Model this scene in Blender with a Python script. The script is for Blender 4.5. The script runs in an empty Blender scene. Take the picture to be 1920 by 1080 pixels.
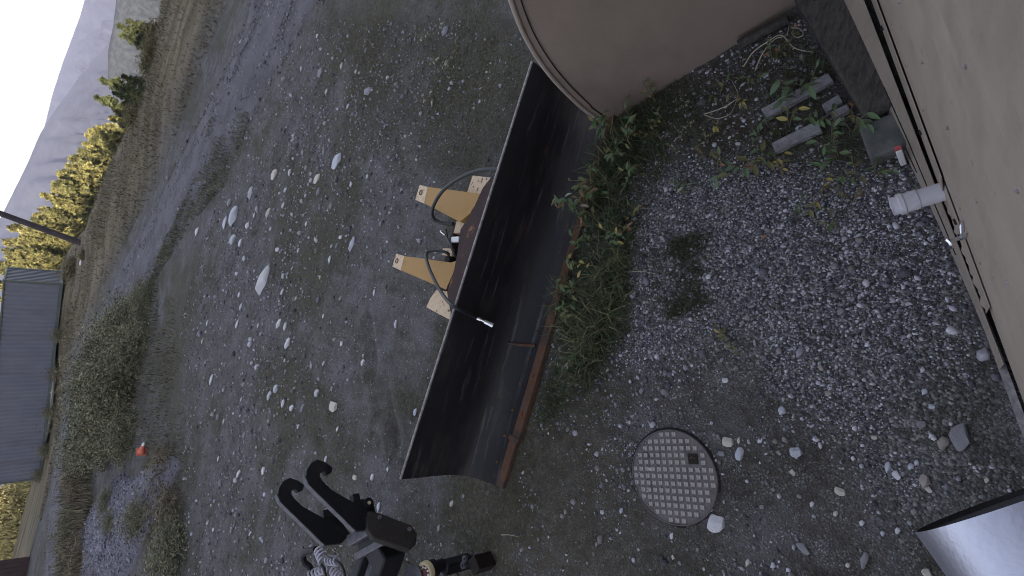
import bpy, bmesh, math, random
import numpy as np
from mathutils import Vector, Matrix
rng = np.random.default_rng(7); random.seed(7)
S = bpy.context.scene; COL = S.collection

# ------------------------------------------------------------------ camera
F, H = 930.0, 3.3                        # focal length in photo pixels, camera height in metres
C0 = np.array([960., 540.]); NAD = np.array([1860., 780.])   # picture centre, point straight below the camera
dn = np.array([*(NAD - C0), F]); dn /= np.linalg.norm(dn)
Zw = -dn; Yw = np.array([0, 0, 1.]) - dn[2] * dn; Yw /= np.linalg.norm(Yw); Xw = np.cross(Yw, Zw)
MW = np.array([Xw, Yw, Zw])
cam = bpy.data.cameras.new('camera'); camo = bpy.data.objects.new('camera', cam); COL.objects.link(camo)
cam.sensor_width = 36; cam.lens = 36 * F / 1920; cam.clip_start = 0.02; cam.clip_end = 6000
m = Matrix.Identity(4)
for j, v in enumerate(((1, 0, 0), (0, -1, 0), (0, 0, -1))):
    w = MW @ np.array(v, float)
    for i in range(3): m[i][j] = w[i]
m[2][3] = H
camo.matrix_world = m; S.camera = camo

# ------------------------------------------------------------------ sky, sun, exposure
SUN_EL, SUN_AZ = math.radians(17), math.radians(201)     # sun stands behind the camera; azimuth clockwise from +Y
W = bpy.data.worlds.new('World'); S.world = W; W.use_nodes = True
nt = W.node_tree; nt.nodes.clear()
sky = nt.nodes.new('ShaderNodeTexSky'); sky.sky_type = 'NISHITA'; sky.sun_disc = False
sky.sun_elevation = SUN_EL; sky.sun_rotation = SUN_AZ; sky.altitude = 900; sky.air_density = 1.0; sky.dust_density = 2.0
tc = nt.nodes.new('ShaderNodeTexCoord'); sp = nt.nodes.new('ShaderNodeSeparateXYZ'); mx = nt.nodes.new('ShaderNodeMath'); mx.operation = 'MAXIMUM'; mx.inputs[1].default_value = 0.02
cb = nt.nodes.new('ShaderNodeCombineXYZ')
nt.links.new(tc.outputs['Generated'], sp.inputs[0]); nt.links.new(sp.outputs[0], cb.inputs[0]); nt.links.new(sp.outputs[1], cb.inputs[1])
nt.links.new(sp.outputs[2], mx.inputs[0]); nt.links.new(mx.outputs[0], cb.inputs[2]); nt.links.new(cb.outputs[0], sky.inputs[0])
hs = nt.nodes.new('ShaderNodeHueSaturation'); hs.inputs['Saturation'].default_value = 0.45; hs.inputs['Value'].default_value = 1.0
bg = nt.nodes.new('ShaderNodeBackground'); bg.inputs[1].default_value = 0.13
wo = nt.nodes.new('ShaderNodeOutputWorld')
nt.links.new(sky.outputs[0], hs.inputs['Color']); nt.links.new(hs.outputs[0], bg.inputs[0]); nt.links.new(bg.outputs[0], wo.inputs[0])
sl = bpy.data.lights.new('sun', 'SUN'); sl.energy = 4.6; sl.angle = math.radians(0.5); sl.color = (1.0, 0.86, 0.66)
so = bpy.data.objects.new('sun', sl); COL.objects.link(so)
to_sun = Vector((math.sin(SUN_AZ) * math.cos(SUN_EL), math.cos(SUN_AZ) * math.cos(SUN_EL), math.sin(SUN_EL)))
so.rotation_euler = to_sun.to_track_quat('Z', 'Y').to_euler(); so.location = (0, -30, 60)
vs = S.view_settings; vs.view_transform = 'Standard'; vs.look = 'None'; vs.gamma = 1; vs.exposure = 1.58; vs.use_curve_mapping = False
S.cycles.max_bounces = 6; S.cycles.volume_bounces = 0; S.cycles.use_denoising = True; S.cycles.filter_width = 1.0

# ------------------------------------------------------------------ geometry helpers
def ray(x, y):
    v = np.array([x - C0[0], y - C0[1], F]); return MW @ (v / np.linalg.norm(v))
def G(x, y, z=0.):
    d = ray(x, y); return d * ((z - H) / d[2]) + [0, 0, H]
def pix(p):
    v = MW.T @ (np.asarray(p, float) - [0, 0, H]); return C0 + F * v[:2] / v[2]
def onplane(x, y, p0, n):
    d = ray(x, y); o = np.array([0, 0, H]); n = np.asarray(n, float)
    return o + d * (((np.asarray(p0) - o) @ n) / (d @ n))
def sstep(a, b, x):
    t = np.clip((x - a) / (b - a), 0, 1); return t * t * (3 - 2 * t)
def hsh(i, j, s):
    v = np.sin(i * 127.1 + j * 311.7 + s * 74.7) * 43758.5453; return v - np.floor(v)
def vnoise(x, y, s=0):
    i, j = np.floor(x), np.floor(y); fx, fy = x - i, y - j; fx = fx * fx * (3 - 2 * fx); fy = fy * fy * (3 - 2 * fy)
    return (hsh(i, j, s) * (1 - fx) + hsh(i + 1, j, s) * fx) * (1 - fy) + (hsh(i, j + 1, s) * (1 - fx) + hsh(i + 1, j + 1, s) * fx) * fy
def fbm(x, y, o=4, s=0):
    t = 0; a = .5
    for k in range(o): t = t + a * (vnoise(x, y, s + k) - .5); x = x * 2.03 + 1.7; y = y * 2.03 + 9.2; a *= .5
    return t
def mesh_np(name, V, faces, smooth=False, col=None):
    """faces: list of integer arrays (n x k)"""
    me = bpy.data.meshes.new(name); V = np.asarray(V, np.float32); me.vertices.add(len(V)); me.vertices.foreach_set('co', V.ravel())
    faces = [np.asarray(f, np.int32) for f in faces if len(f)]
    tot = np.concatenate([np.full(len(f), f.shape[1], np.int32) for f in faces]); idx = np.concatenate([f.ravel() for f in faces])
    me.loops.add(len(idx)); me.loops.foreach_set('vertex_index', idx); me.polygons.add(len(tot))
    me.polygons.foreach_set('loop_start', np.concatenate([[0], np.cumsum(tot)[:-1]]).astype(np.int32))
    me.polygons.foreach_set('loop_total', tot)
    if smooth: me.polygons.foreach_set('use_smooth', np.ones(len(tot), bool))
    if col is not None:
        a = me.color_attributes.new('Col', 'FLOAT_COLOR', 'POINT'); c = np.ones((len(V), 4), np.float32); c[:, :3] = col; a.data.foreach_set('color', c.ravel())
    me.update(); me.validate(); return me
def link(name, me, mat=None, parent=None, loc=None):
    o = bpy.data.objects.new(name, me); COL.objects.link(o)
    if mat is not None and me is not None and not me.materials: me.materials.append(mat)
    if parent is not None: o.parent = parent
    if loc is not None: o.location = Vector([float(q) for q in loc])
    return o
def tag(o, label=None, cat=None, group=None, kind=None):
    if label: o['label'] = label
    if cat: o['category'] = cat
    if group: o['group'] = group
    if kind: o['kind'] = kind
    return o
def empty(name, loc=(0, 0, 0)):
    o = bpy.data.objects.new(name, None); COL.objects.link(o); o.location = Vector([float(q) for q in loc]); o.empty_display_size = .2; return o
class MB:
    """collects shapes of ONE part, in world coordinates"""
    def __init__(s): s.v = []; s.f = []
    def add(s, V, Fs):
        b = len(s.v); s.v += [tuple(float(q) for q in p) for p in V]; s.f += [tuple(i + b for i in f) for f in Fs]; return s
    def box8(s, P):   # P: 4 bottom + 4 top points, both ccw seen from above
        return s.add(P, [(3, 2, 1, 0), (4, 5, 6, 7), (0, 1, 5, 4), (1, 2, 6, 5), (2, 3, 7, 6), (3, 0, 4, 7)])
    def obox(s, c, ax, ay, az):   # centre and three half axes
        c, ax, ay, az = (np.asarray(q, float) for q in (c, ax, ay, az))
        return s.box8([c - ax - ay - az, c + ax - ay - az, c + ax + ay - az, c - ax + ay - az, c - ax - ay + az, c + ax - ay + az, c + ax + ay + az, c - ax + ay + az])
    def prism(s, pts, off):       # polygon pts (3d), extruded by vector off
        n = len(pts); pts = [np.asarray(p, float) for p in pts]; off = np.asarray(off, float)
        return s.add(pts + [p + off for p in pts], [tuple(range(n)), tuple(range(2 * n - 1, n - 1, -1))] + [(i + n, (i + 1) % n + n, (i + 1) % n, i) for i in range(n)])
    def tube(s, pts, r, seg=10, cap=True):
        pts = [np.asarray(p, float) for p in pts]; n = len(pts); rr = r if hasattr(r, '__len__') else [r] * n
        t0 = pts[1] - pts[0]; t0 /= np.linalg.norm(t0); a = np.array([0, 0, 1.]) if abs(t0[2]) < .9 else np.array([1., 0, 0])
        u = np.cross(t0, a); u /= np.linalg.norm(u); V = []; Fs = []
        for i, p in enumerate(pts):
            t = pts[min(i + 1, n - 1)] - pts[max(i - 1, 0)]; t /= np.linalg.norm(t)
            u = u - (u @ t) * t; u /= np.linalg.norm(u); w = np.cross(t, u)
            V += [p + rr[i] * (math.cos(q) * u + math.sin(q) * w) for q in np.arange(seg) * 2 * math.pi / seg]
        for i in range(n - 1):
            for k in range(seg): Fs.append((i * seg + k, i * seg + (k + 1) % seg, (i + 1) * seg + (k + 1) % seg, (i + 1) * seg + k))
        if cap: Fs += [tuple(range(seg - 1, -1, -1)), tuple(range((n - 1) * seg, n * seg))]
        return s.add(V, Fs)
    def build(s, name, mat, parent=None, bevel=0, smooth=False):
        me = bpy.data.meshes.new(name); v = np.array(s.v); org = np.array([0, 0, 0.])
        if parent is None: org = np.array([(v[:, 0].min() + v[:, 0].max()) / 2, (v[:, 1].min() + v[:, 1].max()) / 2, v[:, 2].min()])
        else: org = np.array(pworld(parent))
        me.from_pydata([tuple(p) for p in (v - org)], [], s.f)
        bm = bmesh.new(); bm.from_mesh(me); bmesh.ops.recalc_face_normals(bm, faces=bm.faces)
        if bevel: bmesh.ops.bevel(bm, geom=bm.edges[:], offset=bevel, segments=1, affect='EDGES', clamp_overlap=True)
        for f in bm.faces: f.smooth = smooth
        bm.to_mesh(me); bm.free()
        if smooth:
            try: me.set_sharp_from_angle(angle=math.radians(38))
            except Exception: pass
        o = link(name, me, mat, parent)
        if parent is None: o.location = Vector(org)
        return o
def pworld(p):
    v = Vector((0, 0, 0))
    while p is not None: v += p.location; p = p.parent
    return v
def smooth_path(P, n=40):
    P = np.array(P, float); t = np.linspace(0, len(P) - 1, n); out = []
    for q in t:
        i = min(int(q), len(P) - 2); f = q - i; p0, p1, p2, p3 = P[max(i - 1, 0)], P[i], P[i + 1], P[min(i + 2, len(P) - 1)]
        out.append(.5 * ((2 * p1) + (p2 - p0) * f + (2 * p0 - 5 * p1 + 4 * p2 - p3) * f * f + (3 * p1 - p0 - 3 * p2 + p3) * f ** 3))
    return out

def lathe(c, ax, prof, seg, name, mt, par, hollow=True):
    ax = np.asarray(ax, float); ax /= np.linalg.norm(ax); t = np.array([0, 0, 1.]) if abs(ax[2]) < .9 else np.array([1., 0, 0]); u = np.cross(ax, t); u /= np.linalg.norm(u); w = np.cross(ax, u); V = []; Fs = []
    for s, r in prof: V += [c + ax * s + r * (math.cos(q) * u + math.sin(q) * w) for q in np.arange(seg) * 2 * math.pi / seg]
    for i in range(len(prof) - 1):
        for k in range(seg): Fs.append((i * seg + k, i * seg + (k + 1) % seg, (i + 1) * seg + (k + 1) % seg, (i + 1) * seg + k))
    return MB().add(V, Fs).build(name, mt, par, 0, True)
# ------------------------------------------------------------------ materials
def mat(name, c1, c2=None, scale=8, rough=.7, bump=0, bscale=None, metal=0, c3=None, c3pos=.62, vcol=False, spec=.5, detail=6, stretch=None, coat=0, dirt=None, dsc=1.5, dst=(1, 1, 1), dlo=.52, dhi=.72, damt=.7):
    M = bpy.data.materials.new(name); M.use_nodes = True; n = M.node_tree.nodes; L = M.node_tree.links; b = n['Principled BSDF']
    b.inputs['Roughness'].default_value = rough; b.inputs['Metallic'].default_value = metal; b.inputs['Specular IOR Level'].default_value = spec
    if coat: b.inputs['Coat Weight'].default_value = coat; b.inputs['Coat Roughness'].default_value = .2
    t = n.new('ShaderNodeTexCoord'); src = t.outputs['Object']
    if stretch:
        mp = n.new('ShaderNodeMapping'); mp.inputs['Scale'].default_value = stretch; L.new(src, mp.inputs[0]); src = mp.outputs[0]
    nz = n.new('ShaderNodeTexNoise'); nz.inputs['Scale'].default_value = scale; nz.inputs['Detail'].default_value = detail; nz.inputs['Roughness'].default_value = .62; L.new(src, nz.inputs['Vector'])
    if vcol:
        at = n.new('ShaderNodeAttribute'); at.attribute_name = 'Col'
        mr = n.new('ShaderNodeMapRange'); mr.inputs[1].default_value = .3; mr.inputs[2].default_value = .7; mr.inputs[3].default_value = .72; mr.inputs[4].default_value = 1.28; L.new(nz.outputs[0], mr.inputs[0])
        mm = n.new('ShaderNodeVectorMath'); mm.operation = 'SCALE'; L.new(at.outputs['Color'], mm.inputs[0]); L.new(mr.outputs[0], mm.inputs['Scale']); L.new(mm.outputs[0], b.inputs['Base Color'])
    else:
        cr = n.new('ShaderNodeValToRGB'); e = cr.color_ramp.elements; e[0].position = .36; e[1].position = .64
        e[0].color = (*c1, 1); e[1].color = (*(c2 or c1), 1)
        if c3: q = e.new(c3pos); q.color = (*c3, 1); e[1].position = c3pos - .06
        L.new(nz.outputs[0], cr.inputs[0]); outc = cr.outputs[0]
        for k, (dc, ds, dt, lo, hi, am) in enumerate(dirt or []):
            dm = n.new('ShaderNodeMapping'); dm.inputs['Scale'].default_value = dt; dm.inputs['Location'].default_value = (3.1 * k, 1.7 * k, .9 * k); L.new(t.outputs['Object'], dm.inputs[0])
            dz = n.new('ShaderNodeTexNoise'); dz.inputs['Scale'].default_value = ds; dz.inputs['Detail'].default_value = 9; dz.inputs['Roughness'].default_value = .68; L.new(dm.outputs[0], dz.inputs['Vector'])
            mr_ = n.new('ShaderNodeMapRange'); mr_.inputs[1].default_value = lo; mr_.inputs[2].default_value = hi; mr_.inputs[3].default_value = 0; mr_.inputs[4].default_value = am; L.new(dz.outputs[0], mr_.inputs[0])
            mxx = n.new('ShaderNodeMix'); mxx.data_type = 'RGBA'; L.new(mr_.outputs[0], mxx.inputs[0]); L.new(outc, mxx.inputs[6]); mxx.inputs[7].default_value = (*dc, 1); outc = mxx.outputs[2]
        L.new(outc, b.inputs['Base Color'])
    if bump:
        bz = n.new('ShaderNodeTexNoise'); bz.inputs['Scale'].default_value = bscale or scale * 4; bz.inputs['Detail'].default_value = 5; L.new(src, bz.inputs['Vector'])
        bp = n.new('ShaderNodeBump'); bp.inputs['Strength'].default_value = bump; bp.inputs['Distance'].default_value = .02; L.new(bz.outputs[0], bp.inputs['Height']); L.new(bp.outputs[0], b.inputs['Normal'])
    return M
m_tan = mat('tan_siding', (.315, .255, .215), (.35, .285, .24), 3, .55, .12, 120, dirt=[((.19, .155, .125), 1.6, (2.5, 2.5, .6), .48, .72, .6), ((.10, .08, .065), 26, (1, 1, .35), .62, .72, .6), ((.42, .37, .32), 3, (1, 1, 4), .55, .75, .35)])
m_tanpanel = mat('tan_panel', (.25, .195, .162), (.285, .222, .185), 2.2, .55, .10, 140, dirt=[((.12, .092, .075), 1.1, (1, 1, .5), .48, .74, .55), ((.09, .065, .05), 30, (1, 1, .5), .67, .76, .5), ((.27, .22, .19), 2.2, (1, 1, 1), .56, .76, .4)])
m_tanrim = mat('tan_rim', (.40, .33, .29), (.36, .30, .26), 9, .45)
m_darkgap = mat('dark_trim_and_gap_shade', (.012, .01, .014), None, 5, .9)  # near-black stands in for shade in the wall gap; dark trim shares it
m_skid = mat('weathered_timber', (.04, .034, .030), (.10, .088, .080), 7, .9, .7, 40, stretch=(1.6, 5, 5), dirt=[((.03, .026, .024), 3, (1, 1, 1), .5, .7, .6), ((.16, .145, .13), 16, (.3, 2, 2), .62, .72, .5)])
m_plank = mat('grey_plank', (.16, .155, .17), (.30, .29, .31), 12, .9, .4, 60)
m_conc = mat('concrete_block', (.085, .09, .09), (.14, .14, .135), 9, .95, .3, 50)
m_pvc = mat('white_pvc', (.62, .60, .66), (.56, .54, .60), 4, .35)
m_chrome = mat('chrome', (.75, .75, .8), (.6, .6, .66), 5, .18, metal=1)
m_silver = mat('brushed_steel', (.60, .60, .69), (.54, .54, .65), 30, .42, .05, 300, metal=1, stretch=(1, 1, 1))
m_black = mat('black_plate', (.014, .014, .018), (.022, .021, .026), 6, .42, .08, 60)
m_blade = mat('black_moldboard', (.014, .013, .016), (.025, .023, .027), 2.2, .5, .10, 18, c3=(.045, .040, .042), c3pos=.74, spec=.3, stretch=(.35, 1.6, 1.6), dirt=[((.085, .072, .064), 1.7, (.6, 1.4, 1.4), .50, .74, .6), ((.13, .125, .135), 9, (.12, 2.2, 2.2), .56, .70, .65), ((.12, .055, .03), 4, (.6, 1.2, 1.2), .62, .72, .75), ((.10, .10, .11), 30, (.35, .8, .8), .70, .76, .6)])
m_bareedge = mat('worn_steel_edge', (.20, .185, .19), (.42, .38, .38), 30, .5, metal=.3)
m_rust = mat('rusty_steel', (.060, .043, .036), (.095, .068, .055), 9, .85, .3, 60, c3=(.13, .06, .032), c3pos=.63)
m_brown = mat('brown_primer', (.030, .014, .014), (.045, .021, .018), 7, .8, .1, 60, c3=(.22, .09, .03), c3pos=.66)
m_yellow = mat('yellow_ochre_paint', (.33, .18, .05), (.375, .212, .062), 5, .6, .1, 60, c3=(.27, .145, .045), c3pos=.72, dirt=[((.16, .085, .03), 5, (1, 1, 1), .56, .75, .55), ((.09, .035, .02), 22, (1, 1, 1), .66, .72, .8)])
m_cream = mat('peeling_cream_paint', (.62, .47, .33), (.56, .41, .28), 22, .7, .35, 50, c3=(.11, .05, .04), c3pos=.66)
m_hose = mat('black_rubber', (.012, .012, .014), (.02, .02, .024), 20, .5)
m_blackmach = mat('black_machine_paint', (.010, .010, .013), (.016, .015, .018), 7, .55, .2, 40, spec=.2, dirt=[((.035, .03, .028), 5, (1, 1, 1), .58, .76, .45), ((.07, .03, .018), 11, (1, 1, 1), .64, .72, .6), ((.12, .115, .12), 32, (1, 1, 1), .68, .74, .6)])
m_greymach = mat('worn_grey_and_lit_edge', (.045, .042, .052), (.10, .095, .112), 14, .5, .1, 50)  # grey parts, also the painted light along the hook arms
m_brownbox = mat('dark_brown_paint', (.013, .010, .009), (.022, .016, .013), 7, .6, .2, 50, spec=.2, dirt=[((.035, .028, .024), 6, (1, 1, 1), .58, .76, .4), ((.09, .04, .02), 14, (1, 1, 1), .64, .72, .5)])
m_pulley = mat('pale_yellow_ring', (.55, .46, .28), (.5, .42, .25), 9, .5)
m_redhub = mat('maroon_hub', (.10, .03, .03), (.14, .05, .04), 9, .6)
m_spring = mat('pale_coil', (.36, .34, .42), (.5, .48, .56), 9, .4)
m_cover = mat('cast_iron_cover', (.12, .102, .105), (.16, .14, .142), 10, .75, .3, 80, dirt=[((.07, .06, .055), 7, (1, 1, 1), .50, .70, .75), ((.20, .18, .17), 30, (1, 1, 1), .60, .72, .6)])
m_stud = mat('worn_stud', (.23, .205, .205), (.43, .39, .375), 55, .75, .2, 200)
m_cont = mat('container_paint', (.10, .107, .145), (.12, .125, .162), .8, .45, .05, 20, dirt=[((.05, .045, .045), 1.2, (1, 1, .15), .54, .72, .5), ((.14, .14, .16), .5, (1, 1, .6), .52, .75, .4), ((.12, .06, .04), 5, (1, 1, .5), .70, .78, .6)])
m_contrail = mat('container_rail', (.05, .065, .06), (.07, .085, .075), 3, .55)
m_pole = mat('dark_pole', (.035, .028, .034), (.055, .045, .05), 3, .9, .3, 20)
m_shed = mat('brown_boards', (.04, .022, .022), (.06, .034, .032), 3, .8, .2, 30)
m_shedroof = mat('dark_roofing', (.03, .02, .03), (.045, .032, .042), 2, .8)
m_orange = mat('orange_plastic', (.55, .11, .06), (.62, .15, .09), 9, .5)
m_white = mat('white_plastic', (.75, .74, .76), (.68, .67, .7), 9, .5)
m_red = mat('red_tape', (.5, .08, .09), (.42, .06, .07), 9, .5)
m_bark = mat('bark', (.06, .045, .035), (.10, .08, .065), 4, .9, .5, 20)
m_stem = mat('plant_stem', (.10, .085, .045), (.15, .12, .07), 20, .8)
m_twig = mat('dry_twig', (.34, .30, .24), (.42, .38, .31), 20, .8)
m_vc = mat('grass_blade', (0, 0, 0), scale=20, rough=.7, vcol=True)
m_peb = mat('pebble', (0, 0, 0), scale=70, rough=.8, vcol=True, bump=.15, bscale=200)
m_fol = mat('needles', (0, 0, 0), scale=3, rough=.8, vcol=True)
m_leafs = [mat('leaf_green', (.055, .10, .035), (.09, .14, .05), 25, .5), mat('leaf_olive', (.11, .105, .04), (.15, .135, .055), 25, .6),
           mat('leaf_pale', (.28, .29, .22), (.36, .36, .27), 25, .6), mat('leaf_rust', (.24, .11, .06), (.30, .16, .09), 25, .7), mat('leaf_teal', (.075, .12, .06), (.12, .17, .09), 25, .5),
           mat('leaf_yellow', (.33, .26, .07), (.38, .31, .10), 25, .6)]
stone_cols = [((.52, .51, .56), (.70, .69, .72)), ((.40, .41, .48), (.56, .57, .63)), ((.46, .42, .38), (.62, .57, .52)), ((.20, .195, .22), (.30, .29, .31)), ((.27, .235, .22), (.36, .32, .29))]
m_stone = [mat('stone_%s' % w, a, b, 14, .85, .35, 60) for w, (a, b) in zip(('pale', 'bluish', 'cream', 'grey', 'tan'), stone_cols)]

# ------------------------------------------------------------------ terrain
RUTS = [(*G(690, 600)[:2], *G(715, 770)[:2], .05, .10), (*G(722, 700)[:2], *G(742, 830)[:2], .06, .09), (*G(560, 200)[:2], *G(470, 480)[:2], .035, .22), (*G(600, 830)[:2], *G(560, 1000)[:2], .03, .15)]
def terr(x, y, micro=True):
    x = np.asarray(x, float); y = np.asarray(y, float)
    yc = np.interp(x, [-60, -18, -12, -6, -2.9, 1, 3.4, 7.4, 15, 60], [46, 46, 47.5, 45, 35.5, 31.2, 25.6, 27.6, 31, 36])
    yr = np.interp(x, [-16, -10, -7.8, -3.8, 1.26, 5.8, 15], [40, 33.5, 30.5, 26.1, 20.5, 18.0, 17])
    z = .72 * sstep(0, 1, (y - yr) / np.maximum(yc - yr, 1)) * sstep(-16.3, -7.5, x)
    s = np.maximum(0, y - yc); z = z - 70 * (1 - np.exp(-(s * s / (s + 3)) * .42 / 70))
    z = z + 34 * sstep(-13, -54, y) * (1 + .15 * fbm(x / 40, y / 40, 3, 5))  # unseen hill behind the camera, raised to hold the yard in shade
    z = z + 5 * np.exp(-((x + 56) / 6.5) ** 2) * sstep(-30, -54, y)  # bump added to that unseen hill to keep sun off the container
    z = z - .80 * sstep(-7.5, -19, x) * sstep(27, 40, y)
    for (ax_, ay_, bx_, by_, dp, wd_) in RUTS:
        L2 = (bx_ - ax_) ** 2 + (by_ - ay_) ** 2; tt = np.clip(((x - ax_) * (bx_ - ax_) + (y - ay_) * (by_ - ay_)) / L2, 0, 1); dq = np.hypot(x - ax_ - tt * (bx_ - ax_), y - ay_ - tt * (by_ - ay_)); z = z - dp * np.exp(-(dq / wd_) ** 2) + dp * .5 * np.exp(-((dq - 2 * wd_) / wd_) ** 2)
    if micro:
        w = sstep(4, 12, np.hypot(x, y - 3))
        z = z + .035 * fbm(x * .9, y * .9, 3, 11) + .016 * fbm(x * 5, y * 5, 3, 3) * (1 - w) + w * .12 * fbm(x * .45, y * .45, 4, 21) * sstep(-4, 0, y)
    return z
def GT(x, y, h=0.):
    d = ray(x, y); t = np.r_[np.linspace(2.5, 12, 600), np.linspace(12, 75, 2500)]; X = d[0] * t; Y = d[1] * t; Z = H + d[2] * t
    below = Z < terr(X, Y) + h; k = int(np.argmax(below)) if below.any() else int(np.argmin(Z - terr(X, Y)))
    return np.array([X[k], Y[k], float(terr(X[k], Y[k]))])
def axis(lo, hi, step, end0, end1, g):
    a = list(np.arange(lo, hi, step)); s = step
    while a[-1] < end1: s *= g; a.append(a[-1] + s)
    s = step; b = [lo]
    while b[-1] > end0: s *= g; b.append(b[-1] - s)
    return np.array(b[:0:-1] + a)
def in_poly(px, py, poly):
    c = np.zeros(px.shape, bool); n = len(poly)
    for i in range(n):
        x1, y1 = poly[i]; x2, y2 = poly[(i + 1) % n]
        cond = ((y1 > py) != (y2 > py)) & (px < (x2 - x1) * (py - y1) / (y2 - y1 + 1e-12) + x1); c ^= cond
    return c
def soft_poly(x, y, poly, w):
    """1 inside, fading to 0 over w metres outside"""
    d = np.full(x.shape, 1e9)
    for i in range(len(poly)):
        a = np.array(poly[i]); b = np.array(poly[(i + 1) % len(poly)]); ab = b - a
        t = np.clip(((x - a[0]) * ab[0] + (y - a[1]) * ab[1]) / (ab @ ab + 1e-12), 0, 1)
        d = np.minimum(d, np.hypot(x - a[0] - t * ab[0], y - a[1] - t * ab[1]))
    d = np.where(in_poly(x, y, poly), -d, d); return sstep(w, -w, d)
gp = lambda L: [tuple(G(*p)[:2]) for p in L]
ZGRAV = gp([(1230, 330), (1340, 320), (1420, 300), (1560, 330), (1690, 330), (1790, 500), (1900, 800), (1915, 930), (1700, 960), (1590, 800), (1420, 690), (1290, 690), (1160, 650), (1160, 480)])
ZGRASS = gp([(1040, 400), (1120, 260), (1230, 190), (1260, 300), (1180, 470), (1185, 620), (1120, 720), (1050, 770), (1010, 800), (1030, 700), (1055, 600)])
ZGR2 = gp([(1130, 230), (1480, 40), (1560, 130), (1620, 300), (1400, 300), (1250, 330)])
ZMOSS = gp([(1200, 470), (1330, 430), (1360, 560), (1250, 600)])
ZYARD = gp([(640, 60), (960, 60), (990, 150), (850, 560), (740, 900), (560, 1080), (330, 1080), (330, 600), (420, 320), (560, 150)])
xs = axis(-4.6, 4.2, .045, -1400, 1400, 1.055); ys = axis(-.9, 8.5, .045, -160, 1500, 1.05)
GX, GY = np.meshgrid(xs, ys); gx, gy = GX.ravel(), GY.ravel(); gz = terr(gx, gy)
nn = fbm(gx * 1.3, gy * 1.3, 4, 31); n2 = fbm(gx * .5, gy * .5, 4, 41)
gv = np.clip(soft_poly(gx, gy, ZGRAV, .22) * (1 + 1.4 * nn), 0, 1)
gr = np.clip(np.maximum(soft_poly(gx, gy, ZGRASS, .25), soft_poly(gx, gy, ZGR2, .25) * .75) + 1.2 * nn, 0, 1) * (np.hypot(gx, gy) < 9)
ZTOP = gp([(600, 0), (990, 0), (965, 240), (900, 330), (760, 330), (640, 150)]); gr = np.maximum(gr, np.clip(soft_poly(gx, gy, ZTOP, .6) * (.75 + 1.5 * nn), 0, 1))
gr = np.maximum(gr, np.clip(sstep(.0, .16, n2 + .7 * nn) * .85, 0, 1) * sstep(.5, 3, gy))
dry = np.clip(sstep(0, 4, gy - np.interp(gx, [-16, -10, -7.8, -3.8, 1.26, 5.8, 15], [34, 34.5, 31.3, 26.6, 21, 18.6, 17.5])) + .5 * n2, 0, 1)
dry = np.where(np.hypot(gx, gy) > 55, 1, dry); dry = np.where(gy < -4, 1, dry)
nx_, ny_ = len(xs), len(ys); ii = np.arange(nx_ * ny_).reshape(ny_, nx_)
gf = np.stack([ii[:-1, :-1], ii[:-1, 1:], ii[1:, 1:], ii[1:, :-1]], -1).reshape(-1, 4)
gme = mesh_np('ground', np.c_[gx, gy, gz], [gf], True, np.c_[gv, gr, dry])
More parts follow.
